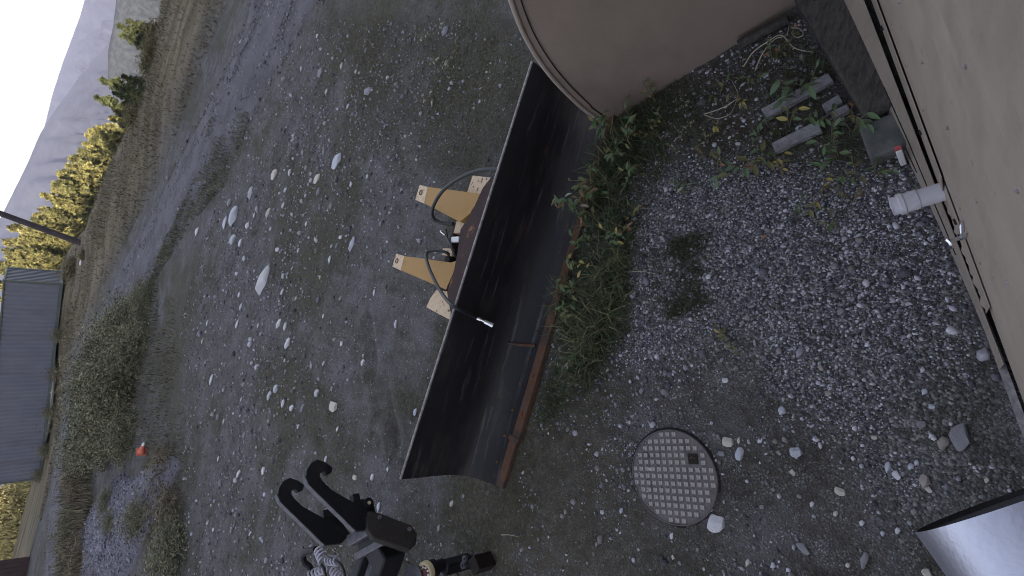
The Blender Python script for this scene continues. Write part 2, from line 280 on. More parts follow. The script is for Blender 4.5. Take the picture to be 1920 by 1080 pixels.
def ground_mat():
    M = bpy.data.materials.new('yard_ground'); M.use_nodes = True; n = M.node_tree.nodes; L = M.node_tree.links; b = n['Principled BSDF']; b.inputs['Roughness'].default_value = .95; b.inputs['Specular IOR Level'].default_value = .2
    tc = n.new('ShaderNodeTexCoord'); at = n.new('ShaderNodeAttribute'); at.attribute_name = 'Col'; sp = n.new('ShaderNodeSeparateColor'); L.new(at.outputs['Color'], sp.inputs[0])
    def noise(s, d=6, r=.65):
        q = n.new('ShaderNodeTexNoise'); q.inputs['Scale'].default_value = s; q.inputs['Detail'].default_value = d; q.inputs['Roughness'].default_value = r; L.new(tc.outputs['Object'], q.inputs['Vector']); return q.outputs[0]
    def ramp(src, *st):
        q = n.new('ShaderNodeValToRGB'); e = q.color_ramp.elements
        while len(e) < len(st): e.new(.5)
        for el, (p, c) in zip(e, st): el.position = p; el.color = (*c, 1) if hasattr(c, '__len__') else (c, c, c, 1)
        L.new(src, q.inputs[0]); return q.outputs[0]
    def mix(f, a, c2):
        q = n.new('ShaderNodeMix'); q.data_type = 'RGBA'
        for s, v in ((0, f), (6, a), (7, c2)):
            if hasattr(v, 'links') or hasattr(v, 'is_output'): L.new(v, q.inputs[s])
            else: q.inputs[s].default_value = v if s == 0 else (*v, 1)
        return q.outputs[2]
    def mul(a, c):
        q = n.new('ShaderNodeMath'); q.operation = 'MULTIPLY'
        for s, v in ((0, a), (1, c)):
            if hasattr(v, 'is_output'): L.new(v, q.inputs[s])
            else: q.inputs[s].default_value = v
        return q.outputs[0]
    def vor(s):
        q = n.new('ShaderNodeTexVoronoi'); q.inputs['Scale'].default_value = s; L.new(tc.outputs['Object'], q.inputs['Vector']); w = n.new('ShaderNodeSeparateColor'); L.new(q.outputs['Color'], w.inputs[0]); return q.outputs['Distance'], w.outputs[0], w.outputs[1]
    dirt = ramp(noise(2.2), (.32, (.040, .031, .027)), (.5, (.080, .069, .066)), (.68, (.138, .126, .140)))
    d1, r1, s1 = vor(75); d2, r2, s2 = vor(150)
    chip = ramp(r1, (.0, .03), (.55, .12), (.8, .24), (1, .55))
    chip2 = ramp(r2, (.0, .045), (.6, .12), (.86, .22), (1, .5))
    c = mix(mul(ramp(noise(9), (.36, 0.), (.62, 1.)), .55), dirt, chip2)
    c = mix(mul(sp.outputs[0], .75), c, chip)
    green = ramp(noise(16), (.35, (.020, .022, .010)), (.55, (.050, .045, .022)), (.7, (.092, .074, .042)))
    c = mix(mul(sp.outputs[1], ramp(noise(26), (.38, .25), (.56, .95))), c, green)
    q = n.new('ShaderNodeMapping'); q.inputs['Scale'].default_value = (1, 1, 1); 
    st = n.new('ShaderNodeMapping'); st.inputs['Rotation'].default_value = (0, 0, .75); st.inputs['Scale'].default_value = (.16, 1.5, 1); L.new(tc.outputs['Object'], st.inputs[0])
    dn_ = n.new('ShaderNodeTexNoise'); dn_.inputs['Scale'].default_value = 1.0; dn_.inputs['Detail'].default_value = 9; dn_.inputs['Roughness'].default_value = .7; L.new(st.outputs[0], dn_.inputs['Vector'])
    drygrass = ramp(dn_.outputs[0], (.3, (.055, .044, .026)), (.46, (.115, .095, .058)), (.58, (.205, .165, .115)), (.7, (.095, .078, .078)))
    c = mix(sp.outputs[2], c, drygrass)
    L.new(c, b.inputs['Base Color'])
    hb = n.new('ShaderNodeMath'); hb.operation = 'ADD'; L.new(mul(d1, -1.2), hb.inputs[0]); L.new(mul(noise(40), .7), hb.inputs[1])
    bp = n.new('ShaderNodeBump'); bp.inputs['Strength'].default_value = .55; bp.inputs['Distance'].default_value = .015; L.new(hb.outputs[0], bp.inputs['Height']); L.new(bp.outputs[0], b.inputs['Normal'])
    return M
tag(link('ground', gme, ground_mat()), kind='structure')

# gravel track that crosses beyond the yard
RC = [G(540, -40)[:2], G(510, 30)[:2], G(440, 180)[:2], G(370, 300)[:2], G(275, 480)[:2], G(205, 600)[:2], G(152, 720)[:2], G(122, 815)[:2], G(108, 950)[:2], G(103, 1080)[:2], G(104, 1250)[:2]]
rc = np.array(smooth_path([(8.5, 8.5)] + [tuple(p) for p in RC], 150)); tg = np.gradient(rc, axis=0); tg /= np.linalg.norm(tg, axis=1)[:, None]; nr = np.c_[-tg[:, 1], tg[:, 0]]
ws = np.interp(np.arange(150) / 149., [0, .15, .35, .55, .7, .8, 1], [2.4, 2.4, 1.7, 1.9, 2.0, 1.7, 1.5])
kk = np.linspace(-1, 1, 25); RV = []; RCOL = []
for i in range(150):
    wob = .25 * fbm(np.array([i * .12]), np.array([3.]), 3, 8)[0]
    for k in kk:
        p = rc[i] + nr[i] * (k * (ws[i] + wob * 2)); rut = -.035 * (math.exp(-((abs(k) - .5) / .16) ** 2))
        RV.append((p[0], p[1], float(terr(p[0], p[1])) + .012 * (1 - k ** 4) + rut * .6 + .012 - (.03 if abs(k) == 1 else 0))); RCOL.append((math.exp(-((abs(k) - .5) / .22) ** 2), abs(k), 0))
ii = np.arange(150 * 25).reshape(150, 25)
rme = mesh_np('road', RV, [np.stack([ii[:-1, :-1], ii[:-1, 1:], ii[1:, 1:], ii[1:, :-1]], -1).reshape(-1, 4)], True, RCOL)
m_road = mat('gravel_track', (.052, .047, .055), (.108, .099, .115), 1.1, .95, .6, 45, c3=(.085, .08, .09), c3pos=.66, detail=12)
tag(link('road', rme, m_road), kind='structure')

# ------------------------------------------------------------------ mountains
def mountain(name, prof, R0, R1, zb, seed, c):
    """prof: (azimuth deg, elevation deg) of the skyline; a height field between distance R0 and R1"""
    na, nr = 260, 70; az = np.linspace(prof[0][0], prof[-1][0], na); el = np.interp(az, *zip(*prof)); t = np.linspace(0, 1, nr)
    A, T = np.meshgrid(np.radians(az), t); R = R0 + (R1 - R0) * T; top = H + np.tan(np.radians(el))[None, :] * R1
    X = R * np.sin(A); Y = R * np.cos(A); k = R1 / 1000
    rid = np.abs(fbm(A * 34 + T * 2.5, T * 2.2, 5, seed)) * 2
    hgt = T ** 1.15; Z = zb + (top - zb) * hgt - rid * (R1 * .15) * np.sin(np.pi * np.clip(T, 0, 1)) + fbm(X / (7 * k), Y / (7 * k), 4, seed + 9) * 5 * k * (1 - .85 * T)
    V = np.c_[X.ravel(), Y.ravel(), Z.ravel()]; back = np.c_[(R1 * 1.15 * np.sin(np.radians(az))), (R1 * 1.15 * np.cos(np.radians(az))), np.full(na, zb)]
    V = np.r_[V, back]; ii = np.arange((nr + 1) * na).reshape(nr + 1, na)
    o = link(name, mesh_np(name, V, [np.stack([ii[:-1, :-1], ii[:-1, 1:], ii[1:, 1:], ii[1:, :-1]], -1).reshape(-1, 4)], True), c); return tag(o, kind='structure')
m_mtA = mat('far_forest', (.016, .022, .034), (.046, .052, .070), .05, .95, 1, .3, c3=(.14, .115, .115), c3pos=.74, detail=15)
m_mtC = mat('near_forest', (.012, .018, .022), (.055, .060, .066), .45, .95, 1, 1.2, c3=(.16, .115, .09), c3pos=.76, detail=14)
mountain('mountain', [(-60, 6), (-20, 4), (-9, 2.2), (-5.2, .98), (-2.4, .58), (-.5, .31), (2.3, .03), (4, -.35), (9, -1.7), (13, -3.2), (20, -6), (30, -8)], 500, 1000, -75, 3, m_mtA)
mountain('mountain', [(-8, -.6), (2.3, -.1), (5.9, -.07), (8.6, -.19), (12.3, -.44), (18, -.5), (40, .6), (60, 1)], 900, 1500, -75, 17, m_mtA)
mountain('mountain', [(-6, -9), (4, -6.5), (7, -4.2), (8.2, -3.1), (10.6, -2.6), (12.6, -2.5), (20, -1.6), (40, -1)], 190, 330, -72, 29, m_mtC)

# ------------------------------------------------------------------ trees
def conifer_mesh(seed, broad=.2, yellow=0.5, n_wh=28):
    r = np.random.default_rng(seed); V = []; Fs = []; Cc = []
    for w in range(n_wh):
        h = .04 + .94 * (w / (n_wh - 1)) ** .95; L = broad * (1 - h) ** .8 * r.uniform(.8, 1.15) + .012
        for k in range(int(6 + 8 * (1 - h))):
            a = r.uniform(0, 6.28); l = L * r.uniform(.55, 1.2); dx, dy = math.cos(a), math.sin(a); base = r.uniform(-.02, .02) + h
            col = np.array([.045, .06, .022]) * (1 - yellow) + np.array([.26, .23, .085]) * yellow; col = col * r.uniform(.35, 1.5)
            for q in range(12):
                f = (q + r.uniform(0, 1)) / 12; p = np.array([dx * l * f, dy * l * f, base - .25 * l * f * f + r.normal(0, .004)]); s = .0175 * (1.15 - .5 * f) * r.uniform(.7, 1.4)
                for e in range(4):
                    d1 = r.normal(0, 1, 3); d1 /= np.linalg.norm(d1); d2 = r.normal(0, 1, 3); d2 /= np.linalg.norm(d2); b = len(V)
                    V += [p + r.normal(0, .006, 3) + d1 * s, p - d1 * s * .6 + d2 * s * .7, p - d2 * s * .8]; Fs.append((b, b + 1, b + 2)); Cc += [col * r.uniform(.75, 1.3)] * 3
    return mesh_np('crown', V, [np.array(Fs)], False, np.array(Cc))
def bush_mesh(seed, n, colA, colB, flat=.6, leaf=.05):
    """leafy clump in a unit dome: clusters of leaf-sized faces on many small sprays"""
    r = np.random.default_rng(seed); V = []; Fs = []; Cc = []
    for c in range(n):
        d = r.normal(0, 1, 3); d /= np.linalg.norm(d); d[2] = abs(d[2]); rad = r.uniform(.35, 1.0) * (1 + .25 * math.sin(d[0] * 5 + seed) * math.sin(d[1] * 4)); cpt = d * rad * [1, 1, flat * r.uniform(.8, 1.5)]; t = r.uniform(0, 1); col = (np.array(colA) * (1 - t) + np.array(colB) * t) * r.uniform(.7, 1.3)
        for k in range(9):
            p = cpt + r.normal(0, .06, 3); a = r.normal(0, 1, 3); a /= np.linalg.norm(a); b = np.cross(a, r.normal(0, 1, 3)); b /= np.linalg.norm(b) + 1e-9; s = leaf * r.uniform(.5, 1.3); i = len(V)
            V += [p - a * s, p + b * s * .45, p + a * s, p - b * s * .45]; Fs.append((i, i + 1, i + 2, i + 3)); Cc += [col * r.uniform(.8, 1.25)] * 4
    V = np.array(V); V[:, 2] = np.maximum(V[:, 2], 0); return mesh_np('foliage', V, [np.array(Fs)], False, np.array(Cc))
trunk_me = bpy.data.meshes.new('trunk')
def cone_trunk():
    mb = MB(); mb.tube([(0, 0, -.02), (.004, 0, .3), (0, .004, .65), (0, 0, .97)], [.018, .013, .008, .002], 7); me = bpy.data.meshes.new('trunk'); me.from_pydata(mb.v, [], mb.f); return me
TRK = cone_trunk()
CON = {'dark': [conifer_mesh(s, .33, .08) for s in (1, 2)], 'mid': [conifer_mesh(s, .36, .35) for s in (3, 4)], 'gold': [conifer_mesh(s, .36, .58) for s in (5, 6, 7)]}
def conifer(tip, dist, kind, label):
    d = ray(*tip); d = d / math.hypot(d[0], d[1]); p = d * dist * 1.2; zt = H + p[2]; zb = float(terr(p[0], p[1])); h = max(3.0, zt - zb)
    e = empty('conifer_tree' if kind != 'gold' else 'larch_tree', (p[0], p[1], zb - .2)); tag(e, label, 'tree', 'sunlit trees below the edge of the yard')
    for nm, me, mt in (('trunk', TRK, m_bark), ('crown', random.choice(CON[kind]), m_fol)):
        o = link(nm, me, mt, e); wsc = h * (1.0 if nm == 'trunk' else (.95 if kind == 'gold' else 1.05)); o.scale = (wsc, wsc, h); o.rotation_euler = (0, 0, random.uniform(0, 6.28))
    return e
TREES = [((232, 36), 46, 'dark', 'spruce with sunlit tips cut by the top of the picture'),
         ((262, 52), 43, 'mid', 'small bushy conifer just below the spruce at the top of the picture'),
         ((183, 147), 44, 'dark', 'dark spruce standing clear of the others below the grassy edge'),
         ((172, 181), 46, 'dark', 'dark broad spruce next to the one that stands clear'),
         ((208, 206), 42, 'mid', 'short conifer tucked between dark spruce and golden larches'),
         ((160, 240), 48, 'gold', 'golden larch next to the dark spruces'),
         ((148, 268), 50, 'gold', 'tall golden larch, second along from the dark spruces'),
         ((128, 292), 52, 'gold', 'pale golden larch, third along from the dark spruces'),
         ((103, 322), 54, 'mid', 'green conifer midway between the dark spruces and the leaning pole'),
         ((104, 350), 52, 'mid', 'olive conifer second before the leaning pole'),
         ((98, 378), 56, 'mid', 'dense olive conifer just before the leaning pole'),
         ((56, 402), 60, 'gold', 'tall golden larch behind the leaning pole, on its spruce side'),
         ((76, 428), 56, 'gold', 'golden larch crossed by the leaning pole'),
         ((38, 440), 62, 'gold', 'golden larch between the leaning pole and the container'),
         ((2, 452), 66, 'gold', 'tallest golden larch above the container end'),
         ((24, 470), 60, 'gold', 'golden larch just behind the container end corner'),
         ((70, 462), 52, 'gold', 'low golden larch beside the foot of the leaning pole'),
         ((-14, 500), 66, 'gold', 'golden larch rising over the container roof corner'),
         ((-10, 560), 62, 'gold', 'golden larch seen over the container roof'),
         ((118, 308), 46, 'gold', 'bushy golden larch low on the edge, beside the green conifers'), ((185, 252), 42, 'gold', 'squat golden larch on the edge next to the short conifer'),
         ((130, 395), 47, 'gold', 'low golden larch on the edge just before the leaning pole'), ((12, 425), 72, 'gold', 'distant golden larch whose tip passes the leaning pole'), ((40, 490), 56, 'gold', 'golden larch filling the gap above the container corner'),
         ((-25, 530), 60, 'gold', 'second golden larch seen over the container roof'), ((-20, 590), 64, 'gold', 'last golden larch seen over the container roof'), ((208, 160), 40, 'dark', 'low dark spruce at the foot of the one that stands clear'), ((225, 190), 40, 'dark', 'low dark spruce below the broad one'), ((222, 140), 38, 'dark', 'squat dark spruce on the near side of the clear-standing one'), ((205, 172), 41, 'dark', 'dark spruce filling the gap between the two taller spruces'), ((238, 172), 37, 'mid', 'low olive conifer in front of the dark spruces'), ((242, 205), 37, 'mid', 'low olive conifer where spruces meet the golden larches'),
         ((215, 45), 45, 'dark', 'dark spruce beside the topmost one'), ((252, 84), 40, 'mid', 'low olive conifer below the topmost spruces'), ((258, 108), 39, 'mid', 'lowest olive conifer between topmost and clear-standing spruces'), ((220, 62), 44, 'dark', 'second dark spruce below the topmost one'),
         ((-20, 930), 62, 'mid', 'tall trunked tree at the far end of the container'),
         ((-25, 952), 60, 'dark', 'dark tree second from the far end of the container')]
for t in TREES: conifer(*t)
fr = np.random.default_rng(5)
for k in range(64):
    y_ = 215 + 290 * (k + fr.uniform(-.4, .4)) / 63; x_ = np.interp(y_, [215, 300, 400, 500], [206, 134, 68, -4]) + fr.uniform(-24, 30)
    conifer((x_, y_), fr.uniform(42, 66), 'gold' if fr.uniform() < .62 else 'mid', 'yellow green conifer crowded among the sunlit trees below the edge')
BG = [bush_mesh(s, 1100, (.44, .37, .17), (.32, .29, .12), .9, .026) for s in (11, 12)]
BD = [bush_mesh(s, 220, (.07, .07, .03), (.16, .13, .06), .8, .06) for s in (13, 14)]
SH = [bush_mesh(s, 700, (.058, .062, .034), (.26, .24, .155), .95, .034) for s in (15, 16, 17)]
def stems_mesh(seed, n=14):
    r = np.random.default_rng(seed); mb = MB()
    for k in range(n):
        a = r.uniform(0, 6.28); l = r.uniform(.5, .95); mb.tube([(.1 * math.cos(a), .1 * math.sin(a), -.05), (l * .5 * math.cos(a), l * .5 * math.sin(a), .45), (l * math.cos(a), l * math.sin(a), .75 * r.uniform(.6, 1.2))], [.016, .011, .004], 5, False)
    me = bpy.data.meshes.new('stems'); me.from_pydata(mb.v, [], mb.f); return me
STM = [stems_mesh(s) for s in (1, 2)]
def shrub(name, p, r, h, fol, label, cat='shrub', group=None):
    e = empty(name, p); tag(e, label, cat, group)
    for nm, me, mt in (('stems', random.choice(STM), m_stem), ('foliage', random.choice(fol), m_fol)):
        o = link(nm, me, mt, e); o.scale = (r, r, h); o.rotation_euler = (0, 0, random.uniform(0, 6.28))
    return e
for (x, y, r, h, l) in [(30, 985, 4.2, 7.4, 'glowing yellow sunlit bush beside the brown shed'), (8, 1005, 4.2, 8.2, 'taller yellow sunlit bush behind the brown shed'), (24, 955, 3.6, 6.8, 'yellow sunlit bush at the far end of the container')]:
    p = G(x, y); p = p * (60 / math.hypot(p[0], p[1])); shrub('yellow_bush', (p[0], p[1], float(terr(p[0], p[1])) - .2), r, h, BG, l, 'bush', 'bushes in sunlight')
for (x, y, r, h, l) in [(289, 62, .7, .45, 'olive bush on the grassy edge below the topmost spruce'), (287, 96, .7, .45, 'olive bush on the grassy edge, second below the topmost spruce'), (280, 122, .7, .45, 'olive bush on the grassy edge just above the clear-standing spruce'), (250, 216, .7, .45, 'small bush on the grassy edge by the golden larches'),
                     (140, 505, .9, .7, 'low bush against the corrugated end of the container'), (158, 478, .4, .3, 'small tussock at the foot of the leaning pole')]:
    p = GT(x, y); shrub('olive_bush', p, r, h, BD, l, 'bush', 'bushes along the grassy edge')

# ------------------------------------------------------------------ container, pole, shed
def container():
    b = G(119, 531, .70); d_ = ray(77, 915); a = d_ / math.hypot(d_[0], d_[1]) * 47.; a = np.array([a[0], a[1], H + a[2]]); Lc = 13.7
    ux = (b - a) / np.linalg.norm(b - a); a = b - ux * Lc
    n = np.cross([0, 0, 1], ux); n /= np.linalg.norm(n); up = np.cross(ux, n); up /= np.linalg.norm(up)
    Wd, Hc = 2.44, 2.59; e = empty('shipping_container', a); tag(e, 'grey blue steel shipping container with ribbed end, standing across the track', 'container')
    pt = lambda s, t, z: a + ux * s + n * t + up * z
    def rail(s0, s1, t0, t1, z0, z1, nm, mt=m_contrail):
        MB().box8([pt(s0, t0, z0), pt(s1, t0, z0), pt(s1, t1, z0), pt(s0, t1, z0), pt(s0, t0, z1), pt(s1, t0, z1), pt(s1, t1, z1), pt(s0, t1, z1)]).build(nm, mt, e, .008)
    def corr(fn, L, nm, pitch, dep, z0=.17, z1=Hc - .1):
        mb = MB(); P = []; s = 0; ph = [(0, 0), (.26, 0), (.5, 1), (.76, 1)]
        while s < L:
            for f, d in ph:
                if s + f * pitch < L: P.append((s + f * pitch, d * dep))
            s += pitch
        P.append((L, 0)); V = [fn(q, d, z) for z in (z0, z1) for q, d in P]; k = len(P)
        mb.add(V, [(i, i + 1, i + 1 + k, i + k) for i in range(k - 1)]); return mb.build(nm, m_cont, e)
    corr(lambda s, d, z: pt(s + .1, .03 + d, z), Lc - .2, 'side_wall', .278, .036)
    corr(lambda s, d, z: pt(s + .1, Wd - .03 - d, z), Lc - .2, 'side_wall', .278, .036)
    corr(lambda s, d, z: pt(Lc - .03 - d, s + .08, z), Wd - .16, 'end_wall', .27, .12)
    corr(lambda s, d, z: pt(.03 + d, s + .08, z), Wd - .16, 'end_wall', .27, .12)
    for s in (0, Lc - .12):
        for t in (0, Wd - .12):
            rail(s, s + .12, t, t + .12, .16, Hc - .12, 'corner_post'); rail(s - .012, s + .132, t - .012, t + .132, 0, .16, 'corner_casting'); rail(s - .012, s + .132, t - .012, t + .132, Hc - .12, Hc, 'corner_casting')
    for t in (0, Wd - .06): rail(.13, Lc - .13, t, t + .06, 0.01, .16, 'bottom_rail'); rail(.13, Lc - .13, t, t + .06, Hc - .11, Hc - .03, 'top_rail')
    for s in (0.0, Lc - .06): rail(s, s + .06, .13, Wd - .13, 0.01, .16, 'end_sill'); rail(s, s + .06, .13, Wd - .13, Hc - .11, Hc - .03, 'end_header')
    rail(.06, Lc - .06, .05, Wd - .05, Hc - .06, Hc - .035, 'roof', m_cont)
    return a, ux, n
CA, CU, CN = container()
b0 = GT(150, 455); top = onplane(-60, 378, b0, [.15, 1, 0]); MB().tube([b0 - (top - b0) * .05, b0 + (top - b0) * .5, top + (top - b0) * .6], [.17, .15, .12], 14).build('utility_pole', m_pole, None, 0, True)
tag(bpy.data.objects['utility_pole'], 'dark leaning wooden pole on the grassy edge beside the container', 'pole')
def shed():
    p = G(48, 1044); p[2] = float(terr(p[0], p[1])); e = empty('wooden_shed', p); tag(e, 'dark brown board shed with flat roof at the corner beside yellow bushes', 'shed')
    ux = np.array([-.80, -.60, 0]); ny = np.array([.60, -.80, 0])
    top = 2.0
    MB().obox(p + ux * 2.6 - ny * 2.0 + [0, 0, top / 2], ux * 2.55, ny * 1.95, np.array([0, 0, top / 2])).build('wall', m_shedroof, e)
    k = 0; s = 0.
    while s < 5.2:
        MB().obox(p + ux * (s + .1) - ny * .02 + [0, 0, top / 2], ux * .092, ny * (.018 + .006 * (k % 2)), np.array([0, 0, top / 2 - .02])).build('board', m_shed, e); s += .2; k += 1
    for k in range(20):
        MB().obox(p + ux * .02 - ny * (.12 + .2 * k) + [0, 0, top / 2], ux * (.018 + .006 * (k % 2)), ny * .092, np.array([0, 0, top / 2 - .02])).build('board', m_shed, e)
    MB().obox(p + ux * 2.6 - ny * 2.0 + [0, 0, top + .06], ux * 2.85, ny * 2.25, np.array([0, 0, .06])).build('roof', m_shedroof, e, .01)
    MB().obox(p + ux * 1.75 + ny * .03 + [0, 0, 1.1], ux * .16, ny * .02, np.array([0, 0, .12])).build('lamp_plate', m_white, e, .01)
shed()

# ------------------------------------------------------------------ the shelter the camera hangs on
U = np.array([.87, .49, 0]); U /= np.linalg.norm(U); NN = np.array([-U[1], U[0], 0])
wp = lambda u, n, z: U * u + NN * n + np.array([0, 0, z])
nw = lambda u: -.108 - .068 * u
e = empty('shelter_building', wp(1.0, nw(1), 0)); tag(e, 'tan steel sided shelter wall that fills the edge of the picture', 'building')
U0, U1, ZB, ZT = -3.4, 2.66, .36, 4.0
MB().box8([wp(U0, nw(U0) - 3.6, .1), wp(U1, nw(U1) - 3.6, .1), wp(U1, nw(U1) - .03, .1), wp(U0, nw(U0) - .03, .1), wp(U0, nw(U0) - 3.6, ZT), wp(U1, nw(U1) - 3.6, ZT), wp(U1, nw(U1) - .03, ZT), wp(U0, nw(U0) - .03, ZT)]).build('wall', m_darkgap, e)  # core coloured near-black so the slot behind the skirt looks shaded
nb = 15; bh = (ZT - ZB) / nb
for k in range(nb):
    z0 = ZB + k * bh; z1 = z0 + bh + .012; lo, hi = .0, -.020
    MB().box8([wp(U0, nw(U0) - .028, z0), wp(U1, nw(U1) - .028, z0), wp(U1, nw(U1) + lo, z0), wp(U0, nw(U0) + lo, z0), wp(U0, nw(U0) - .028, z1), wp(U1, nw(U1) - .028, z1), wp(U1, nw(U1) + hi, z1), wp(U0, nw(U0) + hi, z1)]).build('siding_board', m_tan, e, .002)
MB().box8([wp(U0 - .2, nw(U0) - 3.8, ZT), wp(U1 + .2, nw(U1) - 3.8, ZT), wp(U1 + .2, nw(U1) + .06, ZT), wp(U0 - .2, nw(U0) + .06, ZT), wp(U0 - .2, nw(U0) - 3.8, ZT + .15), wp(U1 + .2, nw(U1) - 3.8, ZT + .15), wp(U1 + .2, nw(U1) + .06, ZT + .15), wp(U0 - .2, nw(U0) + .06, ZT + .15)]).build('roof', m_tan, e)
def strip(fn_lo, fn_hi, u0, u1, nseg, th, name, mt, par=e):
    """a bent sheet between two edges (functions of u -> (n, z)), th thick"""
    V = []; Fs = []
    for i in range(nseg + 1):
        u = u0 + (u1 - u0) * i / nseg; (n0, z0), (n1, z1) = fn_lo(u), fn_hi(u)
        V += [wp(u, n0, z0), wp(u, n1, z1), wp(u, n1 - th, z1), wp(u, n0 - th, z0)]
    for i in range(nseg):
        b = 4 * i
        for k in range(4): Fs.append((b + k, b + (k + 1) % 4, b + 4 + (k + 1) % 4, b + 4 + k))
    Fs += [(0, 1, 2, 3), tuple(4 * nseg + k for k in (3, 2, 1, 0))]
    return MB().add(V, Fs).build(name, mt, par, 0, False)
nbase = lambda u: float(np.interp(u, [-3.4, -.13, .03, .43, .9, 1.4, 2.0, 2.66], [-.06, -.07, -.082, -.108, -.116, -.113, -.085, -.05]))
wv = lambda u: .006 * math.sin(u * 37) + .004 * math.sin(u * 91)
strip(lambda u: (nbase(u), .03), lambda u: (-.0925 - .0538 * u, .30), .2, 2.62, 60, .004, 'skirt_panel', m_tan)
strip(lambda u: (nw(u) + .012 + abs(wv(u)), .335 + .004 * math.sin(u * 30)), lambda u: (nw(u) + .003, .50), .42, .98, 30, .003, 'siding_lip', m_tan)
strip(lambda u: (nw(u) + .016, .35), lambda u: (nw(u) + .010, .62), .98, 2.62, 20, .004, 'flashing_strip', m_tan)
strip(lambda u: (nbase(u) + .002, .01), lambda u: (nbase(u) + .002, .035), -3.3, 2.6, 40, .03, 'base_flashing', m_bareedge)
def skirt_pt(u, f, o=.003): return wp(u, nbase(u) * (1 - f) + (-.0925 - .0538 * u) * f + o, .03 + .27 * f)
for (ua, ub, fa, fb) in [(1.25, 2.6, .16, .16), (.75, 1.75, .42, .52)]:
    MB().tube([skirt_pt(ua + (ub - ua) * t, fa + (fb - fa) * t, .0005) for t in np.linspace(0, 1, 24)], .0035, 6).build('skirt_seam', m_darkgap, e)
for (u, z) in [(1.9, .47), (1.28, .47), (.75, .7)]:
    MB().obox(wp(u, nw(u) + .019, z), U * .012, NN * .004, np.array([0, 0, .006])).build('rivet', m_darkgap, e)
for k in range(12):
    for z in (.86, 1.6, 2.3):
        u = .3 + .22 * k; q = wp(u, nw(u) - .003, z + .02); lathe(q, NN, [(-.006, .0055), (.004, .0055), (.006, .001)], 8, 'screw', m_bareedge, e)
# timber skid and footing block under the wall
sk = empty('timber_skid', wp(2.1, -.02, 0)); tag(sk, 'weathered dark timber skid lying along the foot of the tan wall', 'beam')
MB().box8([wp(1.64, -.26, -.02), wp(3.1, -.22, -.02), wp(3.1, .11, -.02), wp(1.64, -.01, -.02), wp(1.64, -.26, .17), wp(3.1, -.22, .17), wp(3.1, .105, .17), wp(1.64, -.012, .17)]).build('timber', m_skid, sk, .012)
o = MB().box8([wp(1.41, -.2, -.03), wp(1.62, -.2, -.03), wp(1.62, .035, -.03), wp(1.41, .045, -.03), wp(1.41, -.2, .12), wp(1.62, -.2, .12), wp(1.62, .03, .12), wp(1.41, .04, .12)]).build('footing_block', m_conc, None, .012)
tag(o, 'grey concrete footing block at the end of the timber skid', 'block')
# arched end panel
pe = empty('arched_panel', wp(2.69, .2, 0)); tag(pe, 'large tan sheet metal panel with curved rolled rim standing out from the shelter', 'panel')
arc = [(1.592, -.03), (1.602, .2), (1.60, .4), (1.56, .76), (1.483, 1.09), (1.37, 1.38), (1.18, 1.72), (.92, 2.05), (.6, 2.32), (.25, 2.5), (-.12, 2.58)]
arcs = smooth_path([(a, b, 0) for a, b in arc], 48)
poly = [wp(2.69, a, b) for a, b, _ in arcs] + [wp(2.69, -.12, .02)]
MB().prism(poly, U * .02).build('sheet', m_tanpanel, pe)
MB().tube([wp(2.685, a, b) for a, b, _ in arcs], .017, 10).build('rolled_rim', m_tanrim, pe, 0, True)
MB().tube([wp(2.682, a - .055 - .01 * (b > .3), b) for a, b, _ in arcs[:-2]], .004, 6).build('inner_groove', m_brownbox, pe, 0, True)
# plastic pipe, tap, tag, silver tube
def pxline(p, q, z0, z1): return G(*p, z0), G(*q, z1)
a_, b_ = G(1672, 388, .42), G(1745, 366, .40); ax = (b_ - a_) / np.linalg.norm(b_ - a_); b_ = b_ + ax * .12
pp = empty('plastic_pipe', a_); tag(pp, 'white plastic drain pipe sticking out of the tan wall', 'pipe')
LP = float(np.linalg.norm(b_ - a_)); R = .045
lathe(a_, ax, [(.10, R - .004), (.002, R - .004), (0, R), (.025, R), (.027, R + .008), (.045, R + .008), (.05, R + .003), (.10, R + .003), (.105, R - .001), (LP, R - .001)], 28, 'pipe_body', m_pvc, pp)
c_ = G(1775, 457, .75); d_ = G(1800, 445, .73); ax = (d_ - c_) / np.linalg.norm(d_ - c_); tp = empty('wall_tap', c_); tag(tp, 'small chrome tap with round handle on the tan wall', 'tap')
lathe(c_, ax, [(0, .001), (-.004, .018), (0, .026), (.008, .026), (.014, .012), (.018, .008)], 20, 'handle', m_chrome, tp); lathe(c_, ax, [(.016, .008), (.05, .008), (.052, .014), (.07, .014), (.072, .004), (.10, .004)], 16, 'stem', m_chrome, tp)
MB().tube([c_ + ax * .06, c_ + ax * .065 + [.03, .01, .01], c_ + ax * .07 + [.055, .02, 0]], [.008, .009, .007], 10).build('spout', m_chrome, tp, 0, True)
q = GT(1688, 291, .12); q[2] = .12; tgo = empty('marker_tag', (q[0], q[1], .0)); tag(tgo, 'little white and red tag beside the concrete footing block', 'tag')
MB().obox(q + [0, 0, -.02], U * .018, NN * .014, np.array([0, 0, .1])).build('tag_body', m_white, tgo, .004); MB().obox(q + [.0, .0, .085], U * .008, NN * .0155, np.array([0, 0, .012])).build('tag_stripe', m_red, tgo)
cc = empty('steel_tube', wp(-.22, .0, 2.66)); tag(cc, 'shiny brushed steel tube with dark end disc close to the lens', 'tube')
v = np.array([(1898.5 - 960) / F, (932.7 - 540) / F, 1]) * .30; cen = MW @ v + [0, 0, H]; axc = np.array([-.66669, -.73086, .045]); axc /= np.linalg.norm(axc); Rc = .05647
lathe(cen, axc, [(0, Rc), (.12, Rc), (.24, Rc)], 72, 'tube_body', m_silver, cc); lathe(cen, axc, [(0.24, Rc - .003), (.02, Rc - .003), (.0, Rc - .0015), (0, Rc)], 72, 'inner_lining', m_darkgap, cc)
